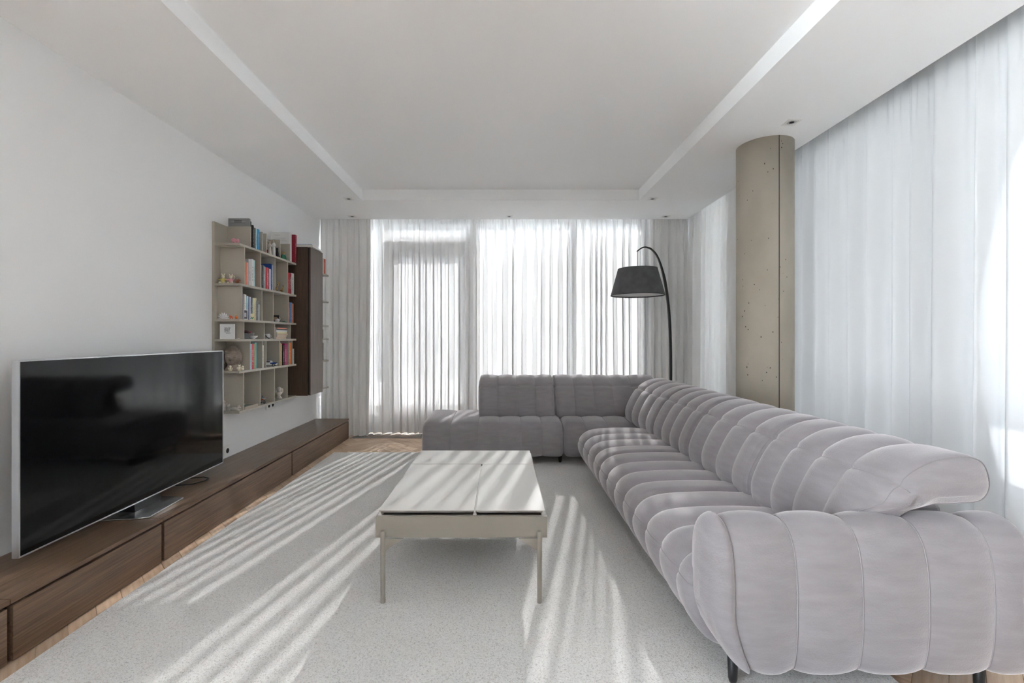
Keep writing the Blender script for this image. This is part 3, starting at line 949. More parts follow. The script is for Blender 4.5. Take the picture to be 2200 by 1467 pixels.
# ------------------------------------------------------------------ books
bayname = dict(T1='on the bookshelf top, right of the grey magazine file', R1a='in the upper row of the bookshelf, first book bay',
               R1b='in the upper row of the bookshelf, second book bay', R1d='in the upper row, last bay beside the dark cabinet',
               R2a='in the long leaning row of the second shelf row', R2e='in the second row, last bay beside the dark cabinet',
               R3d='left of the lying book stack', R4a='right of the stone head', R4b='alone in the narrow bay right of the aqua book',
               R4e='in the bay right of the toy car', R4f='alone in the narrow bay by the magenta book', R4g='at the row end under the cabinet side',
               FA='on the shelf end behind the hanging cabinet')
BOOKS = [
  ('T1','A',3.7483,3.7610,0.216,'dkgreen','dark green'), ('T1','A',3.7610,3.7788,0.189,'black','black and white'),
  ('T1','A',3.7788,3.7953,0.182,'crimson','crimson'), ('T1','A',3.7953,3.8171,0.175,'sage','grey green'),
  ('T1','A',3.8171,3.8406,0.176,'cyan','pale cyan'), ('T1','A',3.8406,3.8703,0.175,'blue2','bright blue'),
  ('R1a','B',3.6443,3.6530,0.183,'white','thin white'), ('R1a','B',3.6530,3.6779,0.186,'yellow','yellow'),
  ('R1a','B',3.6779,3.7038,0.183,'coral','coral pink'), ('R1a','B',3.7038,3.7399,0.214,'lgrey','pale grey'),
  ('R1a','B',3.7399,3.7738,0.220,'white','white black-spotted'), ('R1a','B',3.7738,3.8004,0.218,'teal','pale teal'),
  ('R1a','B',3.8004,3.8134,0.209,'ored','orange red'),
  ('R1b','B',3.8930,3.9082,0.197,'white','thin white'), ('R1b','B',3.9082,3.9282,0.200,'char','charcoal'),
  ('R1b','B',3.9282,3.9547,0.196,'slate','grey blue'), ('R1b','B',3.9547,3.9846,0.192,'white','thick white'),
  ('R1b','B',3.9846,4.0183,0.189,'rose','rose red'), ('R1b','B',4.0183,4.0452,0.189,'plum','dark plum'),
  ('R1b','B',4.0468,4.0774,0.186,'lav','pale lavender'), ('R1b','B',4.0799,4.0980,0.236,'blue','tall royal blue'),
  ('R1b','B',4.0990,4.1180,0.228,'lgrey','thin pale grey'),
  ('R1d','B',4.3844,4.4233,0.201,'red','scarlet'), ('R1d','B',4.4233,4.4678,0.202,'crimson','crimson'),
  ('R1d','B',4.4678,4.5234,0.209,'white','white red-footed'),
  ('R2a','C',3.6049,3.6212,0.222,'sky','sky blue'), ('R2a','C',3.6245,3.6443,0.205,'mauve','mauve grey'),
  ('R2a','C',3.6443,3.6610,0.203,'ivory','ivory'), ('R2a','C',3.6610,3.6793,0.201,'white','plain white'),
  ('R2a','C',3.6793,3.6983,0.192,'cyan','pale cyan'), ('R2a','C',3.6983,3.7176,0.190,'navy','navy'),
  ('R2a','C',3.7176,3.7364,0.188,'lav','lavender'), ('R2a','C',3.7364,3.7561,0.185,'char','charcoal'),
  ('R2a','C',3.7561,3.7767,0.183,'sage','sage green'), ('R2a','C',3.7767,3.7989,0.185,'cream','cream yellow'),
  ('R2a','C',3.7989,3.8156,0.187,'beige','beige'), ('R2a','C',3.8156,3.8288,0.184,'teal','pale teal'),
  ('R2a','C',3.8288,3.8480,0.166,'slate','slate grey'), ('R2a','C',3.8517,3.8703,0.136,'lgrey','short pale grey'),
  ('R2e','C',4.4037,4.4321,0.199,'red','red'), ('R2e','C',4.4321,4.4778,0.198,'blue3','mid blue'),
  ('R2e','C',4.4778,4.5234,0.192,'orange','orange'),
  ('R3d','D',4.1331,4.1650,0.105,'slate','grey'),
  ('R4a','E',3.7259,3.7539,0.208,'sky','pale blue'), ('R4a','E',3.7539,3.7932,0.210,'rose','red and white'),
  ('R4a','E',3.7932,3.8076,0.211,'yellow','thin yellow'), ('R4a','E',3.8076,3.8332,0.219,'aqua','aqua'),
  ('R4b','E',3.9159,3.9391,0.194,'ivory','slim ivory'),
  ('R4e','E',4.2267,4.2446,0.214,'tan','tan'), ('R4e','E',4.2446,4.2764,0.203,'yellow','golden yellow'),
  ('R4e','E',4.2810,4.3134,0.192,'black','black'), ('R4e','E',4.3181,4.3605,0.204,'magenta','magenta'),
  ('R4f','E',4.4037,4.4528,0.212,'orange','orange'),
  ('R4g','E',4.4728,4.4929,0.168,'sage','grey green'), ('R4g','E',4.4929,4.5183,0.151,'lgrey','pale grey'),
  ('FA','A',5.2417,5.2764,0.169,'ivory','ivory'), ('FA','A',5.2764,5.3157,0.175,'ored','orange red'), ('FA','A',5.3171,5.3398,0.175,'crimson','crimson'),
]
def book_parts(t, w, d, h, mat, bandmat=None, seed=0):
    """spine faces +X at x=0, thickness along Y (0..w), depth towards -X"""
    c = 0.0018 if w > 0.01 else 0.001
    m = MB()
    m.box(-d, -c, 0, c, 0, h); m.box(-d, -c, w - c, w, 0, h)
    m.prism([(0.0, c * .8), (0.0, w - c * .8), (-c, w), (-c, 0)], 'z', 0, h)
    m.build('cover', mat, t)
    B(-d + 0.004, -c, c, w - c, 0.003, h - 0.003).build('pages', M_page, t)
    if bandmat:
        r = random.Random(seed)
        m = MB()
        z = h * r.uniform(.12, .25)
        top = h * r.uniform(.62, .85)
        c0, c1 = w * .34, w * r.uniform(.60, .68)
        while z < top:
            if r.random() < .16:
                z += .005
                continue
            k = r.randrange(3)                       # one letter, lying on its side as on a book spine
            if k == 0:
                m.box(0.0, 0.0003, c0, c1, z, z + .0009); m.box(0.0, 0.0003, c0, c0 + .0009, z, z + .0028)
            elif k == 1:
                m.box(0.0, 0.0003, c0, c1, z, z + .0009); m.box(0.0, 0.0003, c0, c1, z + .002, z + .0029)
            else:
                m.box(0.0, 0.0003, c0, c1, z + .001, z + .0019); m.box(0.0, 0.0003, c1 - .0009, c1, z, z + .0029)
            z += .0042
        m.build('spine_lettering', bandmat, t)
rnd = random.Random(2)
BANDS = {'white': 'black', 'lgrey': 'char', 'ivory': 'char', 'cream': 'green', 'sky': 'navy', 'teal': 'slate', 'cyan': 'navy', 'beige': 'rust', 'yellow': 'black',
         'lav': 'plum', 'coral': 'white', 'aqua': 'yellow', 'orange': 'white'}
for i, (bay, sh_, y0, y1, hgt, ck, desc) in enumerate(BOOKS):
    w = y1 - y0 - 0.0006
    d = rnd.uniform(0.125, 0.150) if hgt < 0.21 else rnd.uniform(0.150, 0.168)
    t = thing('book', '%s book upright %s' % (desc, bayname[bay]), 'book', 'books on the wall bookshelf',
              (XF - rnd.uniform(0.006, 0.018), y0, SZ[sh_] + TH / 2 + 0.0003))
    book_parts(t, w, d, hgt, cm(ck), cm(BANDS.get(ck, 'white')) if w > 0.012 else None, i)
    if bay == 'R2a':
        t.rotation_euler = (-math.radians(rnd.uniform(0.0, 0.6)), 0, 0)
zA = SZ['A'] + TH / 2 + 0.0003
# two big folio volumes at the right end of the top ledge
t = thing('folio_book', 'large white folio book standing proud at the right end of the bookshelf top', 'book', 'books on the wall bookshelf', (-2.055, 4.4225, zA))
book_parts(t, 0.052, 0.178, 0.285, cm('white'), None)
pr = MB()
for (a, b, z) in ((-0.145, -0.09, .255), (-0.14, -0.095, .247), (-0.15, -0.03, .225), (-0.14, -0.04, .216), (-0.13, -0.03, .205), (-0.12, -0.02, .196)):
    pr.box(a, b, -0.0004, 0.0, z, z + 0.004)
pr.build('cover_print', cm('lgrey'), t)
t = thing('folio_book', 'large dark red folio book leaning at the right end of the bookshelf top', 'book', 'books on the wall bookshelf', (-2.030, 4.482, zA))
book_parts(t, 0.034, 0.19, 0.276, cm('crimson'), cm('white'), 77)
t.rotation_euler = (math.radians(-2.2), 0, 0)
t.location.y += 0.002
# grey magazine file
mf = thing('magazine_file', 'tall grey slotted magazine file on the bookshelf top', 'file box', loc=(-2.06, 3.7265, zA))
B(-0.172, 0, 0.0, 0.0212, 0, 0.236).build('box', pm('file_grey', (.25, .26, .26), .6), mf, 0.002)
for z in (0.214, 0.203):
    B(-0.122, -0.062, -0.0012, 0.0004, z, z + 0.004).build('slot', M_gap, mf)
B(-0.150, -0.03, -0.0011, 0.0004, 0.2085, 0.2105).build('label_strip', cm('lgrey'), mf)
B(-0.150, -0.03, -0.0011, 0.0004, 0.190, 0.1925).build('label_strip', cm('slate'), mf)
# books lying on the hanging cabinet
zc = 2.138
t = thing('book', 'white book lying flat on top of the dark hanging cabinet', 'book', 'books lying on the hanging cabinet', (-1.885, 4.56, zc))
def lying(t, w, l, h, mat, bm_=None):
    m = MB(); m.box(-w, 0, 0, l, 0, 0.0018); m.box(-w, 0, 0, l, h - .0018, h); m.box(-0.0018, 0, 0, l, 0.0018, h - 0.0018)
    m.build('cover', mat, t)
    B(-w + .004, -0.0018, .003, l - .003, 0.0018, h - .0018).build('pages', M_page, t)
lying(t, 0.22, 0.27, 0.020, cm('white')); t.rotation_euler = (0, 0, math.radians(3))
t = thing('book', 'blue book lying on the white book on top of the dark cabinet', 'book', 'books lying on the hanging cabinet', (-1.915, 4.60, zc + 0.0203))
lying(t, 0.16, 0.21, 0.013, cm('blue2')); t.rotation_euler = (0, 0, math.radians(5))
t = thing('book', 'dark grey thin book on the cabinet top, close to the red folio', 'book', 'books lying on the hanging cabinet', (-2.12, 4.565, zc))
lying(t, 0.12, 0.20, 0.026, cm('slate'))
# stack of lying books in the fourth row
zD = SZ['D'] + TH / 2 + 0.0003
stk = [('ltan', .018, 'bottom pale tan'), ('beige', .014, 'second lowest beige'), ('ltan', .018, 'third tan'), ('cream', .012, 'fourth cream'),
       ('white', .018, 'fifth white'), ('char', .010, 'second from top charcoal'), ('coral', .011, 'topmost coral')]
z = zD
for k, (ck, hh, d) in enumerate(stk):
    t = thing('book', d + ' book in the lying stack on the bookshelf', 'book', 'stack of lying books', (-2.058 - rnd.uniform(0, .014), 4.185 + rnd.uniform(0, .012), z))
    lying(t, 0.13, 0.20 + rnd.uniform(-.02, .015), hh, cm(ck))
    z += hh + 0.0004
t = thing('book', 'dark brown book on the shelf end behind the hanging cabinet', 'book', 'books on the wall bookshelf', (-2.055, 5.235, SZ['D'] + TH / 2 + .0003))
book_parts(t, 0.035, 0.14, 0.105, cm('brown'), None)
t = thing('book', 'tall dark brown book low on the shelf end behind the hanging cabinet', 'book', 'books on the wall bookshelf', (-2.055, 5.245, SZ['E'] + TH / 2 + .0003))
book_parts(t, 0.03, 0.14, 0.20, cm('brown'), None)
t = thing('wooden_box', 'small dark brown box on the shelf end behind the hanging cabinet', 'box', loc=(-2.07, 5.235, SZ['B'] + TH / 2 + .0003))
B(-0.08, 0, 0, 0.05, 0, 0.035).build('box', cm('brown'), t, 0.001); B(-0.082, 0.001, -0.001, 0.051, 0.035, 0.043).build('lid', cm('brown'), t, 0.001)

# ------------------------------------------------------------------ ornaments
def zs(k):
    return SZ[k] + TH / 2 + 0.0003
def orn(name, label, cat, x, y, k, rz=0, group=None):
    return thing(name, label, cat, group, (x, y, zs(k)), rz)
# pink coral rosette
t = orn('coral_ornament', 'small pink coral rosette on the near end of the bookshelf top', 'ornament', -2.098, 3.60, 'A')
m = MB(); m.ell((0, 0, .018), (.018, .018, .018), 12, 8)
m.build('core', cm('pink'), t)
m = MB()
for k in range(16):
    a = k * 2.4; r = .013 + .0005 * k
    m.ell((r * math.cos(a), r * math.sin(a), .010 + .0016 * k), (.011, .011, .009), 8, 5)
m.build('petals', cm('pink2'), t)
# plush-like rabbits
def rabbit(t, body, dress, s, arms=True):
    m = MB(); m.ell((0, 0, .022 * s), (.017 * s, .017 * s, .024 * s), 14, 9)
    m.build('dress', cm(dress), t)
    m = MB(); m.ell((0, -.001, .056 * s), (.012 * s, .012 * s, .0125 * s), 12, 8); m.ell((0, -.011 * s, .053 * s), (.006 * s, .006 * s, .005 * s), 8, 6)
    m.build('head', cm(body), t)
    for sx in (-1, 1):
        m = MB(); m.tube([(sx * .006 * s, 0, .064 * s), (sx * .010 * s, 0, .074 * s), (sx * .015 * s, 0, .082 * s)], [.0045 * s, .005 * s, .002 * s], 8)
        m.build('ear', cm(body), t)
        m = MB(); m.tube([(sx * .013 * s, -.003, .038 * s), (sx * .026 * s, -.006, .030 * s), (sx * .034 * s, -.008, .034 * s)], [.005 * s, .0055 * s, .005 * s], 8)
        m.build('arm', cm(dress), t)
        m = MB(); m.ell((sx * .017 * s, -.014 * s, .008 * s), (.010 * s, .014 * s, .008 * s), 10, 7)
        m.build('foot', cm(body), t)
t = orn('rabbit_figurine', 'cream rabbit figurine in yellow dress at the near end of the upper shelf row', 'figurine', -2.195, 3.60, 'B', group='toy rabbits'); rabbit(t, 'bunny', 'yel2', 1.0)
t = orn('rabbit_figurine', 'pale rabbit figurine in pink dress beside the yellow rabbit', 'figurine', -2.132, 3.595, 'B', group='toy rabbits'); rabbit(t, 'bunny', 'pink2', .92)
MB().tube([(.020 + .012 * math.cos(a * .35), 0, .048 + .014 * math.sin(a * .35)) for a in range(-3, 9)], .0025, 6).build('handle_loop', cm('bunny'), t)
t = orn('hedgehog_figurine', 'small rust brown hedgehog figurine right of the pink rabbit', 'figurine', -2.078, 3.598, 'B')
m = MB(); m.ell((0, 0, .019), (.021, .016, .018), 16, 10, fn=lambda v: 1 + .10 * math.sin(v.x * 23) * math.sin(v.y * 19 + v.z * 21)); m.build('body', cm('rust'), t)
m = MB(); m.ell((.020, -.006, .012), (.009, .008, .008), 10, 7); m.ell((.028, -.008, .011), (.003, .003, .003), 6, 5); m.build('snout', cm('tan'), t)
m = MB(); m.ell((-.004, -.003, .036), (.008, .007, .005), 8, 6); m.build('hat', cm('dress'), t)
# small people figurines on the top ledge
def lady(t, dress, hair, s, lean=0, extra=None):
    t.scale = (.74, .74, 1.05)
    m = MB(); m.lathe([(.024 * s, 0), (.023 * s, .004), (.018 * s, .05 * s), (.012 * s, .085 * s), (.013 * s, .10 * s), (.006 * s, .112 * s)], 0, 0, 18)
    m.build('dress', cm(dress), t)
    m = MB(); m.ell((0, -.002, .123 * s), (.010 * s, .010 * s, .012 * s), 12, 8); m.build('head', cm('ltan'), t)
    m = MB(); m.ell((0, .003, .127 * s), (.0115 * s, .0105 * s, .012 * s), 12, 8); m.build('hair', cm(hair), t)
    for sx in (-1, 1):
        m = MB(); m.tube([(sx * .011 * s, 0, .103 * s), (sx * .020 * s, -.008, .085 * s), (sx * .008 * s, -.018 * s, .075 * s)], [.005 * s, .0045 * s, .0035 * s], 8)
        m.build('arm', cm(dress), t)
t = orn('woman_figurine', 'pale figurine in hooded gown with red sash on the bookshelf top, leftmost of the group', 'figurine', -2.140, 4.175, 'A', group='figurines on the ledge'); lady(t, 'dress', 'white', 1.05)
B(-.010, .012, -.021, -.012, .03, .06).build('sash', cm('red'), t, .003)
t = orn('woman_figurine', 'brown-haired figurine in long pale gown on the bookshelf top, middle of the group', 'figurine', -2.105, 4.150, 'A', group='figurines on the ledge'); lady(t, 'dress', 'hair', 1.0)
t = orn('woman_figurine', 'tall figurine in white gown beside the black cat figurine on the bookshelf top', 'figurine', -2.080, 4.172, 'A', group='figurines on the ledge'); lady(t, 'white', 'hair', 1.1)
def cat(t, ck, s):
    m = MB(); m.ell((0, 0, .028 * s), (.017 * s, .020 * s, .030 * s), 14, 9); m.ell((0, -.004 * s, .05 * s), (.012 * s, .012 * s, .016 * s), 10, 7); m.build('body', cm(ck), t)
    m = MB(); m.ell((0, -.008 * s, .070 * s), (.0145 * s, .013 * s, .0125 * s), 12, 8); m.ell((0, -.019 * s, .066 * s), (.006 * s, .005 * s, .004 * s), 8, 6); m.build('head', cm(ck), t)
    for sx in (-1, 1):
        m = MB(); m.tube([(sx * .009 * s, -.006 * s, .078 * s), (sx * .011 * s, -.006 * s, .084 * s), (sx * .013 * s, -.006 * s, .091 * s)], [.0055 * s, .0035 * s, .0008], 6); m.build('ear', cm(ck), t)
        m = MB(); m.tube([(sx * .008 * s, -.014 * s, .035 * s), (sx * .008 * s, -.018 * s, .012 * s), (sx * .008 * s, -.022 * s, .004 * s)], [.006 * s, .005 * s, .005 * s], 8); m.build('leg', cm(ck), t)
    m = MB(); m.tube([(.012 * s, .014 * s, .006 * s), (.026 * s, .008 * s, .006 * s), (.028 * s, -.008 * s, .007 * s)], .004 * s, 6); m.build('tail', cm(ck), t)
t = orn('cat_figurine', 'black cat figurine on the bookshelf top beside the white gown figurine', 'figurine', -2.075, 4.205 - .028, 'A', group='cat figurines'); cat(t, 'black', 1.05); t.location.x = -2.057; t.location.y = 4.19; t.scale = (.7, .7, .95)
t = orn('gnome_figurine', 'small green gnome figurine with gold cap on the bookshelf top', 'figurine', -2.085, 4.365, 'A')
m = MB(); m.lathe([(.026, 0), (.027, .01), (.022, .04), (.014, .055)], 0, 0, 18); m.build('robe', cm('green'), t)
m = MB(); m.ell((0, 0, .06), (.012, .012, .012), 10, 7); m.build('head', cm('ltan'), t)
m = MB(); m.lathe([(.016, .062), (.012, .072), (.0, .088)], 0, 0, 16, cap=False); m.build('cap', cm('gold'), t)
# patterned giraffes
def giraffe(t, s):
    g = pm('giraffe_pattern', (.55, .36, .14), .5, col2=(.10, .04, .02), scale=(90, 90, 90), detail=1, ramp=(.50, .53))
    m = MB(); m.ell((0, 0, .035 * s), (.013 * s, .022 * s, .013 * s), 12, 8); m.build('body', g, t)
    for a in (-1, 1):
        for b in (-1, 1):
            m = MB(); m.tube([(a * .008 * s, b * .014 * s, .032 * s), (a * .008 * s, b * .014 * s, 0.0)], .0038 * s, 8); m.build('leg', g, t)
    m = MB(); m.tube([(0, -.014 * s, .038 * s), (0, -.022 * s, .062 * s), (0, -.026 * s, .086 * s)], [.009 * s, .007 * s, .005 * s], 8); m.build('neck', g, t)
    m = MB(); m.ell((0, -.032 * s, .088 * s), (.006 * s, .012 * s, .007 * s), 10, 7); m.ell((-.004 * s, -.025 * s, .097 * s), (.0015, .0015, .006 * s), 6, 4); m.ell((.004 * s, -.025 * s, .097 * s), (.0015, .0015, .006 * s), 6, 4); m.build('head', g, t)
t = orn('giraffe_figurine', 'taller spotted giraffe figurine in the bookshelf bay right of the blue books', 'figurine', -2.095, 4.235, 'B', PI / 2, 'giraffe figurines'); giraffe(t, .92)
t = orn('giraffe_figurine', 'shorter spotted giraffe figurine right of the taller giraffe', 'figurine', -2.085, 4.32, 'B', PI / 2, 'giraffe figurines'); giraffe(t, .70)
# clam shell
t = orn('clam_shell', 'white ribbed clam shell ornament at the near end of the second shelf row', 'shell', -2.190, 3.60, 'C')
def clam(sg):
    vs = []; fs = []; n1, n2 = 40, 8
    for j in range(n2 + 1):
        r = j / n2
        for i in range(n1 + 1):
            a = PI * i / n1
            rr = 1 + .07 * math.cos(a * 14) * r
            vs.append((.05 * r * rr * math.cos(a), sg * (.022 * (1 - r * r) ** .6 + .004 * math.cos(a * 14) * r), .004 + .052 * r * rr * math.sin(a)))
    for j in range(n2):
        for i in range(n1):
            q = j * (n1 + 1) + i
            fs.append((q, q + 1, q + n1 + 2, q + n1 + 1))
    m = MB(); m.add(vs, fs, True); return m
clam(-1).build('shell_half', cm('clam'), t); clam(1).build('shell_half', cm('clam'), t)
B(-.03, .03, -.012, .012, 0, .006).build('hinge_base', cm('clam'), t, .002)
t = orn('elephant_figurine', 'tiny red elephant figurine right of the white clam shell', 'figurine', -2.125, 3.598, 'C')
m = MB(); m.ell((0, 0, .018), (.014, .010, .011), 12, 8); m.build('body', cm('ored'), t)
m = MB(); m.ell((-.014, 0, .022), (.008, .008, .008), 10, 7); m.tube([(-.020, 0, .022), (-.025, 0, .014), (-.026, 0, .006)], [.004, .003, .002], 6); m.build('head', cm('ored'), t)
for a in (-1, 1):
    m = MB(); m.ell((-.010, a * .008, .024), (.006, .002, .007), 8, 6); m.build('ear', cm('ored'), t)
    for b in (-1, 1):
        m = MB(); m.tube([(b * .009, a * .005, .016), (b * .009, a * .005, 0)], .0042, 8); m.build('leg', cm('ored'), t)
t = orn('duck_figurine', 'tiny orange and yellow duck figurine near the shelf edge, right of the red elephant', 'figurine', -2.086, 3.598, 'C')
t.scale = (1.25, 1.25, 1.25)
m = MB(); m.ell((0, 0, .011), (.014, .010, .011), 12, 8); m.ell((.012, 0, .017), (.006, .003, .004), 8, 5); m.build('body', cm('orange'), t)
m = MB(); m.ell((-.004, 0, .027), (.008, .008, .008), 10, 7); m.build('head', cm('yellow'), t)
m = MB(); m.ell((-.013, 0, .026), (.005, .003, .002), 8, 5); m.build('beak', cm('ored'), t)
# card, little white pot figure and green trinket in the fourth bay of row two
t = orn('photo_card', 'small dark photo card standing in the bay below the giraffes', 'picture', -2.125, 4.29, 'C')
B(-.035, .035, -.002, .002, 0, .066).build('card', cm('black'), t)
B(-.012, .018, -.0026, -.002, .018, .050).build('picture', cm('tan'), t)
t = orn('teapot_figurine', 'small white teapot ornament in front of the dark photo card', 'ornament', -2.085, 4.245, 'C')
m = MB(); m.lathe([(.012, 0), (.020, .010), (.020, .022), (.010, .032), (.004, .034)], 0, 0, 18); m.build('body', cm('clam'), t)
m = MB(); m.tube([(.017 + .011 * math.sin(PI * k / 8), 0, .032 - .026 * k / 8 + .010) for k in range(9)], .0025, 6); m.build('handle', cm('clam'), t)
m = MB(); m.ell((0, 0, .036), (.008, .008, .004), 10, 6); m.ell((0, 0, .042), (.003, .003, .003), 6, 5); m.build('lid', cm('hair'), t)
t = orn('trinket_dish', 'tiny dark green trinket dish in the bay below the giraffes', 'dish', -2.075, 4.365, 'C')
m = MB(); m.lathe([(.010, 0), (.024, .008), (.022, .009), (.009, .003)], 0, 0, 20); m.build('dish', cm('green'), t)
m = MB(); m.ell((.012, -.004, .010), (.007, .007, .006), 8, 6); m.build('bead', cm('clam'), t)
# small framed photo and card leaning on the leaning book row
t = orn('framed_photo', 'small white framed photo leaning on the leaning books', 'picture frame', -2.036, 3.652, 'C', math.radians(62))
t.location.x = -2.050
m = MB(); m.box(-.022, .022, -.003, .003, 0, .006); m.box(-.022, .022, -.003, .003, .074, .080); m.box(-.022, -.016, -.003, .003, .006, .074); m.box(.016, .022, -.003, .003, .006, .074)
m.build('frame', M_white, t); B(-.016, .016, -.001, .001, .006, .074).build('photo', cm('dgrey'), t)
B(-.010, .008, -.0016, -.001, .02, .055).build('photo_figure', cm('lgrey'), t)
t = orn('greeting_card', 'small cream card with green print leaning on the sage book', 'card', -2.048, 3.745, 'C', math.radians(70))
B(-.026, .026, -.001, .001, 0, .052).build('card', cm('cream'), t)
m = MB()
for k in range(6):
    m.ell((-.012 + .005 * k, -.0012, .012 + .005 * (k % 3)), (.004, .0006, .005), 8, 5)
m.build('print', cm('green'), t)
# square framed text print
t = orn('framed_print', 'square white frame with black block lettering, leaning at the near end of the fourth row', 'picture frame', -2.150, 3.575, 'D')
Wf = .114
m = MB(); m.box(-Wf / 2, Wf / 2, 0, .012, 0, .007); m.box(-Wf / 2, Wf / 2, 0, .012, Wf - .002, Wf + .005); m.box(-Wf / 2, -Wf / 2 + .007, 0, .012, .007, Wf - .002); m.box(Wf / 2 - .007, Wf / 2, 0, .012, .007, Wf - .002)
m.build('frame', M_white, t, .001)
B(-Wf / 2 + .006, Wf / 2 - .006, .003, .010, .006, Wf - .001).build('sheet', pm('print_paper', (.80, .80, .80), .7), t)
pm_ = MB(); rr = random.Random(9)
lines = [(.083, -.022, .020), (.073, -.022, .020), (.063, -.022, .018), (.053, -.022, .020), (.044, -.010, .020)]
for z, a, b in lines:
    x = a
    hh = .0075 if z > .05 else .004
    while x < b:
        w = rr.choice((.003, .004, .005))
        kind = rr.randrange(4)
        y0_, y1_ = .0024, .003
        if kind == 0:
            pm_.box(x, x + .0014, y0_, y1_, z, z + hh); pm_.box(x, x + w, y0_, y1_, z, z + .0014)
        elif kind == 1:
            pm_.box(x, x + .0014, y0_, y1_, z, z + hh); pm_.box(x + w - .0012, x + w, y0_, y1_, z, z + hh); pm_.box(x, x + w, y0_, y1_, z + hh * .45, z + hh * .62)
        elif kind == 2:
            pm_.box(x, x + w, y0_, y1_, z + hh - .0014, z + hh); pm_.box(x + w * .35, x + w * .7, y0_, y1_, z, z + hh)
        else:
            pm_.box(x, x + .0013, y0_, y1_, z, z + hh); pm_.box(x + w - .0012, x + w, y0_, y1_, z, z + hh); pm_.box(x, x + w, y0_, y1_, z, z + .0013); pm_.box(x, x + w, y0_, y1_, z + hh - .0013, z + hh)
        x += w + .0012
pm_.build('lettering', cm('black'), t)
t = orn('saucer', 'tiny white saucer on the shelf edge right of the framed print', 'dish', -2.078, 3.60, 'D')
MB().lathe([(.008, 0), (.017, .005), (.016, .006), (.007, .002)], 0, 0, 22).build('dish', M_white, t)
# dark box, bag, bowl, card
t = orn('storage_box', 'small dark grey box under the folded dark red bag in the fourth row', 'box', -2.11, 3.70, 'D')
B(-.05, .045, -.045, .045, 0, .038).build('box', cm('dgrey'), t, .002); B(-.051, .046, -.046, .046, .038, .044).build('lid', cm('dgrey'), t, .002)
t = thing('pouch', 'folded black and dark red pouch lying on the dark grey box', 'bag', loc=(-2.105, 3.72, zs('D') + .0445))
m = MB(); m.ell((0, 0, .013), (.040, .060, .013), 18, 9, fn=lambda v: 1 + .08 * math.sin(v.x * 9 + v.y * 13)); m.build('body', cm('bag'), t)
m = MB(); m.ell((.012, .052, .011), (.022, .028, .010), 12, 8); m.build('flap', cm('crimson'), t)
t = orn('bowl', 'small white footed bowl in front of the dark grey box in the fourth row', 'bowl', -2.066, 3.80, 'D')
MB().lathe([(.011, 0), (.013, .003), (.030, .018), (.034, .026), (.031, .026), (.027, .018), (.010, .005), (0, .005)], 0, 0, 26, cap=False).build('bowl', M_white, t)
t = orn('card_box', 'pale grey card standing behind the white bowl in the fourth row', 'card', -2.16, 3.90, 'D')
B(-.045, .045, -.006, .006, 0, .045).build('card', cm('lgrey'), t, .001); B(-.046, .046, -.007, .007, .045, .052).build('lid', cm('lgrey'), t, .001)
# mug
t = orn('mug', 'white mug with black pattern in the fourth row, left of the lying book stack', 'mug', -2.095, 4.085, 'D')
mp_ = pm('mug_pattern', (.70, .70, .72), .3, col2=(.05, .05, .06), scale=(70, 70, 70), detail=0, ramp=(.57, .60))
MB().lathe([(.018, 0), (.021, .003), (.022, .045), (.020, .045), (.019, .005), (0, .005)], 0, 0, 24, cap=False).build('body', mp_, t)
MB().tube([(.021 + .014 * math.sin(PI * k / 8), -.004, .038 - .030 * k / 8) for k in range(9)], .0032, 8).build('handle', cm('clam'), t)
t = orn('spoon_rest', 'tiny white spoon dish right of the patterned mug', 'dish', -2.060, 4.085, 'D')
m = MB(); m.lathe([(.008, 0), (.016, .005), (.015, .006), (.007, .002)], 0, 0, 20); m.build('dish', cm('clam'), t)
MB().tube([(.012, 0, .006), (.028, .002, .009), (.036, .003, .009)], [.003, .002, .003], 6).build('handle', cm('clam'), t)

# carved stone head
t = orn('stone_head', 'brown carved stone head with closed eyes and curled hair behind the television corner', 'sculpture', -2.150, 3.650, 'E', math.radians(20))
def g2(v, d, w):
    return math.exp(-((v - Vector(d).normalized()).length / w) ** 2)
def face(v):
    k = 1.0
    f = v
    k += 0.22 * g2(f, (0, -1, -.16), .13) + 0.16 * g2(f, (0, -1, -.02), .10) + .13 * g2(f, (0, -1, .12), .10) + .07 * g2(f, (0, -1, .26), .12)
    k += .07 * (g2(f, (.12, -1, -.19), .07) + g2(f, (-.12, -1, -.19), .07))
    for sx in (-1, 1):
        for q in range(5):                                                   # brow arch, socket, closed lid
            u = .16 + q * .11
            k += .035 * g2(f, (sx * u, -1, .20 + .05 * math.sin(q * .8)), .085)
        k -= .12 * g2(f, (sx * .36, -1, .07), .15)
        k += .13 * g2(f, (sx * .36, -1, .02), .10) + .06 * g2(f, (sx * .50, -1, .02), .07) + .06 * g2(f, (sx * .23, -1, .02), .07)
        k -= .05 * (g2(f, (sx * .30, -1, -.065), .05) + g2(f, (sx * .42, -1, -.06), .05))
        k += .06 * g2(f, (sx * .55, -.9, -.30), .22)
        k += .07 * g2(f, (sx * .10, -1, -.395), .08) + .05 * g2(f, (sx * .20, -1, -.41), .07)
        k -= .05 * (g2(f, (sx * .08, -1, -.465), .045) + g2(f, (sx * .19, -1, -.46), .045))
    k += .10 * g2(f, (0, -1, -.54), .10) - .06 * g2(f, (0, -1, -.66), .08) + .10 * g2(f, (0, -1, -.86), .18)
    hair = f.z - (.46 + .04 * math.cos(math.atan2(f.x, -f.y) * 2)) if f.y < .2 else f.z + .1
    if hair > 0:
        a = math.atan2(f.y, f.x)
        k += .05 + .035 * math.cos(a * 15) * math.cos(f.z * 30)
    return k
m = MB(); m.ell((0, 0, .108), (.056, .062, .076), 120, 84, fn=face); m.build('head', M_stone, t)
m = MB()                                                                  # ridge of the nose with its wings
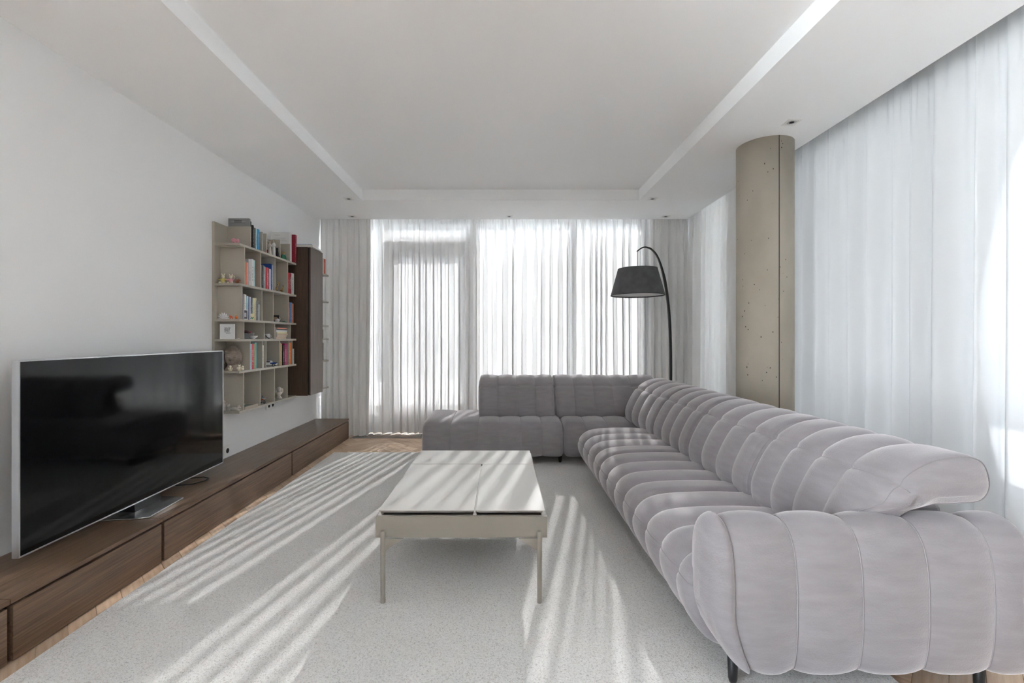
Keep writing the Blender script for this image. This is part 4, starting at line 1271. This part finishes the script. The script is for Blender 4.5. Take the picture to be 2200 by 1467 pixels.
m.tube([(0, -.060, .124), (0, -.0655, .112), (0, -.0705, .100), (0, -.0725, .095)], [.0042, .0048, .0060, .0066], 10)
m.ell((-.0068, -.0655, .0935), (.0042, .0052, .0038), 10, 7); m.ell((.0068, -.0655, .0935), (.0042, .0052, .0038), 10, 7)
m.build('nose', M_stone, t)
for sx in (-1, 1):
    m = MB(); m.tube([(sx * (.005 + .033 * q / 8), -.0625 + .0160 * (q / 8) ** 2, .124 + .0075 * math.sin(PI * min(1, q / 7)) ) for q in range(9)], [.0012 + .0016 * math.sin(PI * q / 8) for q in range(9)], 8)
    m.build('brow', M_stone, t)
    m = MB(); m.ell((sx * .0205, -.0560, .1095), (.0115, .0062, .0068), 16, 10); m.build('eyelid', M_stone, t)
    m = MB(); m.tube([(sx * (.009 + .023 * q / 8), -.0625 + .006 * abs(q - 4) / 4, .1050 - .0012 * math.sin(PI * q / 8)) for q in range(9)], .0010, 6)
    m.build('lid_crease_shade', M_hole, t)  # dark strip painting in the shade under the closed lid
m = MB(); m.tube([(-.0145, -.0595, .0815), (-.007, -.0660, .0835), (0, -.0670, .0822), (.007, -.0660, .0835), (.0145, -.0595, .0815)], [.0012, .0026, .0024, .0026, .0012], 8)
m.tube([(-.013, -.0595, .0790), (-.006, -.0655, .0768), (0, -.0665, .0764), (.006, -.0655, .0768), (.013, -.0595, .0790)], [.0012, .0030, .0034, .0030, .0012], 8)
m.build('lips', M_stone, t)
m = MB(); m.tube([(-.0155, -.0600, .0805), (-.007, -.0678, .0803), (0, -.0690, .0797), (.007, -.0678, .0803), (.0155, -.0600, .0805)], .0008, 6); m.build('lip_crease_shade', M_hole, t)  # last strip paints in the shade between the lips
m = MB(); rr2 = random.Random(4)
for j in range(5):
    for i in range(22):
        a = 2 * PI * (i + .5 * (j % 2)) / 22; p = .28 + j * .17
        if math.sin(a) < 0 and p > .98:
            continue
        m.ell((.0575 * math.sin(p) * math.cos(a), .0635 * math.sin(p) * math.sin(a), .108 + .079 * math.cos(p)), (.0062, .0062, .0055), 8, 5)
stuff(m.build('hair_curls', M_stone, t))
m = MB(); m.ell((0, .006, .182), (.026, .026, .018), 20, 12, fn=lambda v: 1 + .05 * math.cos(math.atan2(v.y, v.x) * 9) * math.cos(v.z * 9)); m.build('topknot', M_stone, t)
for sx in (-1, 1):
    m = MB(); m.ell((sx * .057, .006, .100), (.007, .014, .034), 12, 10); m.ell((sx * .056, .004, .066), (.006, .009, .018), 10, 8); m.build('ear', M_stone, t)
m = MB(); m.lathe([(.058, 0), (.060, .010), (.048, .022), (.036, .034), (.036, .060)], 0, .004, 28); m.build('neck', M_stone, t)
# two chicks
def chick(t, s):
    m = MB(); m.ell((0, 0, .014 * s), (.014 * s, .014 * s, .0145 * s), 12, 8); m.build('body', cm('bunny'), t)
    m = MB(); m.ell((0, -.002, .034 * s), (.009 * s, .009 * s, .0095 * s), 10, 7); m.build('head', cm('bunny'), t)
    for a in (-1, 1):
        m = MB(); m.ell((a * .014 * s, -.003, .018 * s), (.005 * s, .006 * s, .009 * s), 8, 6); m.build('wing', cm('bunny'), t)
    m = MB(); m.lathe([(.012 * s, 0), (.013 * s, .002 * s)], 0, -.004, 12); m.build('base', cm('cream'), t)
t = orn('chick_figurine', 'cream chick figurine in front of the stone head, left one', 'figurine', -2.125, 3.578, 'E', group='chick figurines'); chick(t, .98)
t = orn('bear_figurine', 'cream cuddling bears figurine in front of the stone head, right of the chick', 'figurine', -2.066, 3.598, 'E'); chick(t, 1.05)
m = MB(); m.ell((.022, 0, .013), (.013, .013, .013), 12, 8); m.ell((.026, -.002, .030), (.009, .009, .009), 10, 7); m.ell((-.008, 0, .045), (.004, .003, .005), 8, 5); m.ell((.006, 0, .045), (.004, .003, .005), 8, 5)
m.build('second_bear', cm('bunny'), t)
# toy car
t = orn('toy_car', 'white and blue toy car in the fifth row bay', 'toy car', -2.095, 4.125, 'E', math.radians(14))
m = MB(); m.prism([(-.058, .012), (.058, .012), (.060, .022), (.050, .032), (.026, .036), (.010, .052), (-.026, .054), (-.046, .038), (-.060, .034), (-.062, .020)], 'y', -.024, .024)
m.mi = 1
m.build('body', [cm('white', .25)], t, .004)
B(-.024, .008, -.0255, .0255, .038, .049).build('windows', cm('black', .1), t, .002)
B(.008, .0602, -.0245, .0245, .0215, .0365).build('bonnet', cm('carblue', .25), t, .003)
B(-.03, .012, -.020, .020, .0535, .0560).build('roof', cm('carblue', .25), t, .001)
for a in (-1, 1):
    for b in (-1, 1):
        w = MB(); w.tube([(b * .037, a * .018, .013), (b * .037, a * .0265, .013)], .0132, 18); wo = w.build('wheel', cm('black'), t)
        w = MB(); w.tube([(b * .037, a * .0255, .013), (b * .037, a * .0275, .013)], .007, 12); w.build('hub', M_silver, wo)
B(.0595, .0625, -.018, -.010, .022, .028).build('headlight', M_white, t); B(.0595, .0625, .010, .018, .022, .028).build('headlight', M_white, t)
# bottom row ornaments
def plcat(t, s):
    m = MB(); m.ell((0, 0, .016 * s), (.017 * s, .015 * s, .017 * s), 12, 8); m.build('body', M_plaster, t)
    m = MB(); m.ell((0, -.004, .042 * s), (.015 * s, .013 * s, .013 * s), 12, 8); m.build('head', M_plaster, t)
    for a in (-1, 1):
        m = MB(); m.tube([(a * .009 * s, -.003, .050 * s), (a * .012 * s, -.003, .062 * s)], [.005 * s, .001], 6); m.build('ear', M_plaster, t)
        m = MB(); m.ell((a * .012 * s, -.012 * s, .006 * s), (.007 * s, .010 * s, .006 * s), 8, 6); m.build('paw', M_plaster, t)
t = orn('cat_figurine', 'small pale stone cat figurine sitting on the lowest shelf', 'figurine', -2.150, 3.595, 'F', group='cat figurines'); plcat(t, .95)
t = orn('angel_figurine', 'pale stone angel figurine half hidden by the television edge on the lowest shelf', 'figurine', -2.192, 3.605, 'F')
m = MB(); m.lathe([(.020, 0), (.021, .008), (.014, .045), (.008, .056)], 0, 0, 16); m.build('robe', M_plaster, t)
m = MB(); m.ell((0, 0, .066), (.011, .011, .013), 10, 7); m.build('head', M_plaster, t)
for a in (-1, 1):
    m = MB(); m.ell((a * .016, .008, .042), (.012, .004, .020), 10, 7); m.build('wing', M_plaster, t)
t = orn('dog_figurine', 'pale stone reclining dog figurine on the lowest shelf by its corner', 'figurine', -2.098, 3.592, 'F')
m = MB(); m.ell((0, 0, .015), (.034, .014, .015), 16, 9); m.build('body', M_plaster, t)
m = MB(); m.ell((.032, -.002, .026), (.013, .011, .012), 12, 8); m.ell((.044, -.004, .022), (.007, .006, .006), 8, 6); m.build('head', M_plaster, t)
for a in (-1, 1):
    m = MB(); m.tube([(.030 , a * .010, .034), (.028, a * .013, .040), (.034, a * .014, .042)], [.004, .004, .001], 6); m.build('ear', M_plaster, t)
    m = MB(); m.tube([(.018, a * .010, .008), (.036, a * .012, .005), (.046, a * .012, .004)], .0055, 8); m.build('leg', M_plaster, t)
m = MB(); m.tube([(-.030, 0, .012), (-.042, .004, .010), (-.046, .010, .014)], [.005, .004, .002], 6); m.build('tail', M_plaster, t)
t = orn('wooden_tray', 'pale wooden tray with papers lying on the lowest shelf', 'tray', -2.10, 3.74, 'F')
m = MB(); m.box(-.055, .055, -.10, .10, 0, .004); m.box(-.055, .055, -.10, -.096, .004, .022); m.box(-.055, .055, .096, .10, .004, .022); m.box(-.055, -.051, -.096, .096, .004, .022); m.box(.051, .055, -.096, .096, .004, .022)
m.build('tray', pm('pale_wood', (.50, .43, .35), .6), t, .001)
B(-.045, .040, -.08, .07, .0045, .010).build('papers', cm('ivory'), t); B(-.04, .03, -.05, .08, .0102, .016).build('booklet', cm('sage'), t)
t = orn('toy_motorbike', 'small red and silver toy motorbike on the lowest shelf above the sockets', 'toy', -2.085, 3.985, 'F', math.radians(60))
for y in (-.022, .022):
    wv = MB(); wv.tube([(.013 * math.cos(2 * PI * k / 20), y + 0.0 + .013 * 0, .015 + .013 * math.sin(2 * PI * k / 20)) for k in range(20)], .0032, 6, closed=True)
    for v in range(len(wv.v)):
        x_, y_, z_ = wv.v[v]; wv.v[v] = (y_ - y, x_ + y, z_)
    wo = wv.build('wheel', cm('black'), t)
    hb = MB(); hb.tube([(-.003, y, .015), (.003, y, .015)], .008, 12); hb.build('hub', M_silver, wo)
m = MB(); m.tube([(0, -.022, .015), (0, -.010, .028), (0, .012, .026), (0, .022, .015)], .0035, 8); m.ell((0, 0, .020), (.007, .011, .008), 10, 7); m.build('frame', M_silver, t)
m = MB(); m.ell((0, -.004, .034), (.007, .013, .007), 10, 7); m.ell((0, .016, .031), (.006, .012, .004), 10, 6); m.build('tank', cm('ored'), t)
m = MB(); m.tube([(-.018, -.014, .045), (0, -.018, .043), (.018, -.014, .045)], .002, 6); m.tube([(0, -.018, .043), (0, -.024, .015)], .0024, 6); m.build('handlebar', M_silver, t)
m = MB(); m.ell((0, .004, .046), (.008, .007, .012), 10, 7); m.ell((0, .002, .062), (.007, .007, .008), 10, 7); m.tube([(-.006, .002, .052), (-.013, -.010, .046)], .003, 6); m.tube([(.006, .002, .052), (.013, -.010, .046)], .003, 6); m.build('rider', cm('slate'), t)
t = orn('angel_bust', 'pale stone cherub bust on a round foot in the lowest row, near the dark cabinet', 'sculpture', -2.095, 4.30, 'F', math.radians(25))
m = MB(); m.lathe([(.024, 0), (.025, .010), (.016, .018), (.012, .030), (.018, .040)], 0, 0, 20); m.build('foot', M_plaster, t)
m = MB(); m.ell((0, 0, .052), (.026, .020, .020), 16, 10); m.build('shoulders', M_plaster, t)
m = MB(); m.ell((0, -.006, .082), (.020, .021, .023), 30, 20, fn=lambda v: 1 + .22 * g2(v, (0, -1, -.1), .2) - .06 * (g2(v, (.4, -1, .1), .16) + g2(v, (-.4, -1, .1), .16)) + .06 * g2(v, (0, -1, -.6), .2)); m.build('head', M_plaster, t)
m = MB(); m.ell((0, .001, .090), (.022, .020, .020), 26, 16, fn=lambda v: 1 + .09 * math.cos(v.x * 16) * math.cos(v.z * 15 + v.y * 9)); m.build('curls', M_plaster, t)
for a in (-1, 1):
    m = MB(); m.ell((a * .026, .012, .072), (.010, .006, .026), 10, 8); m.build('wing', M_plaster, t)
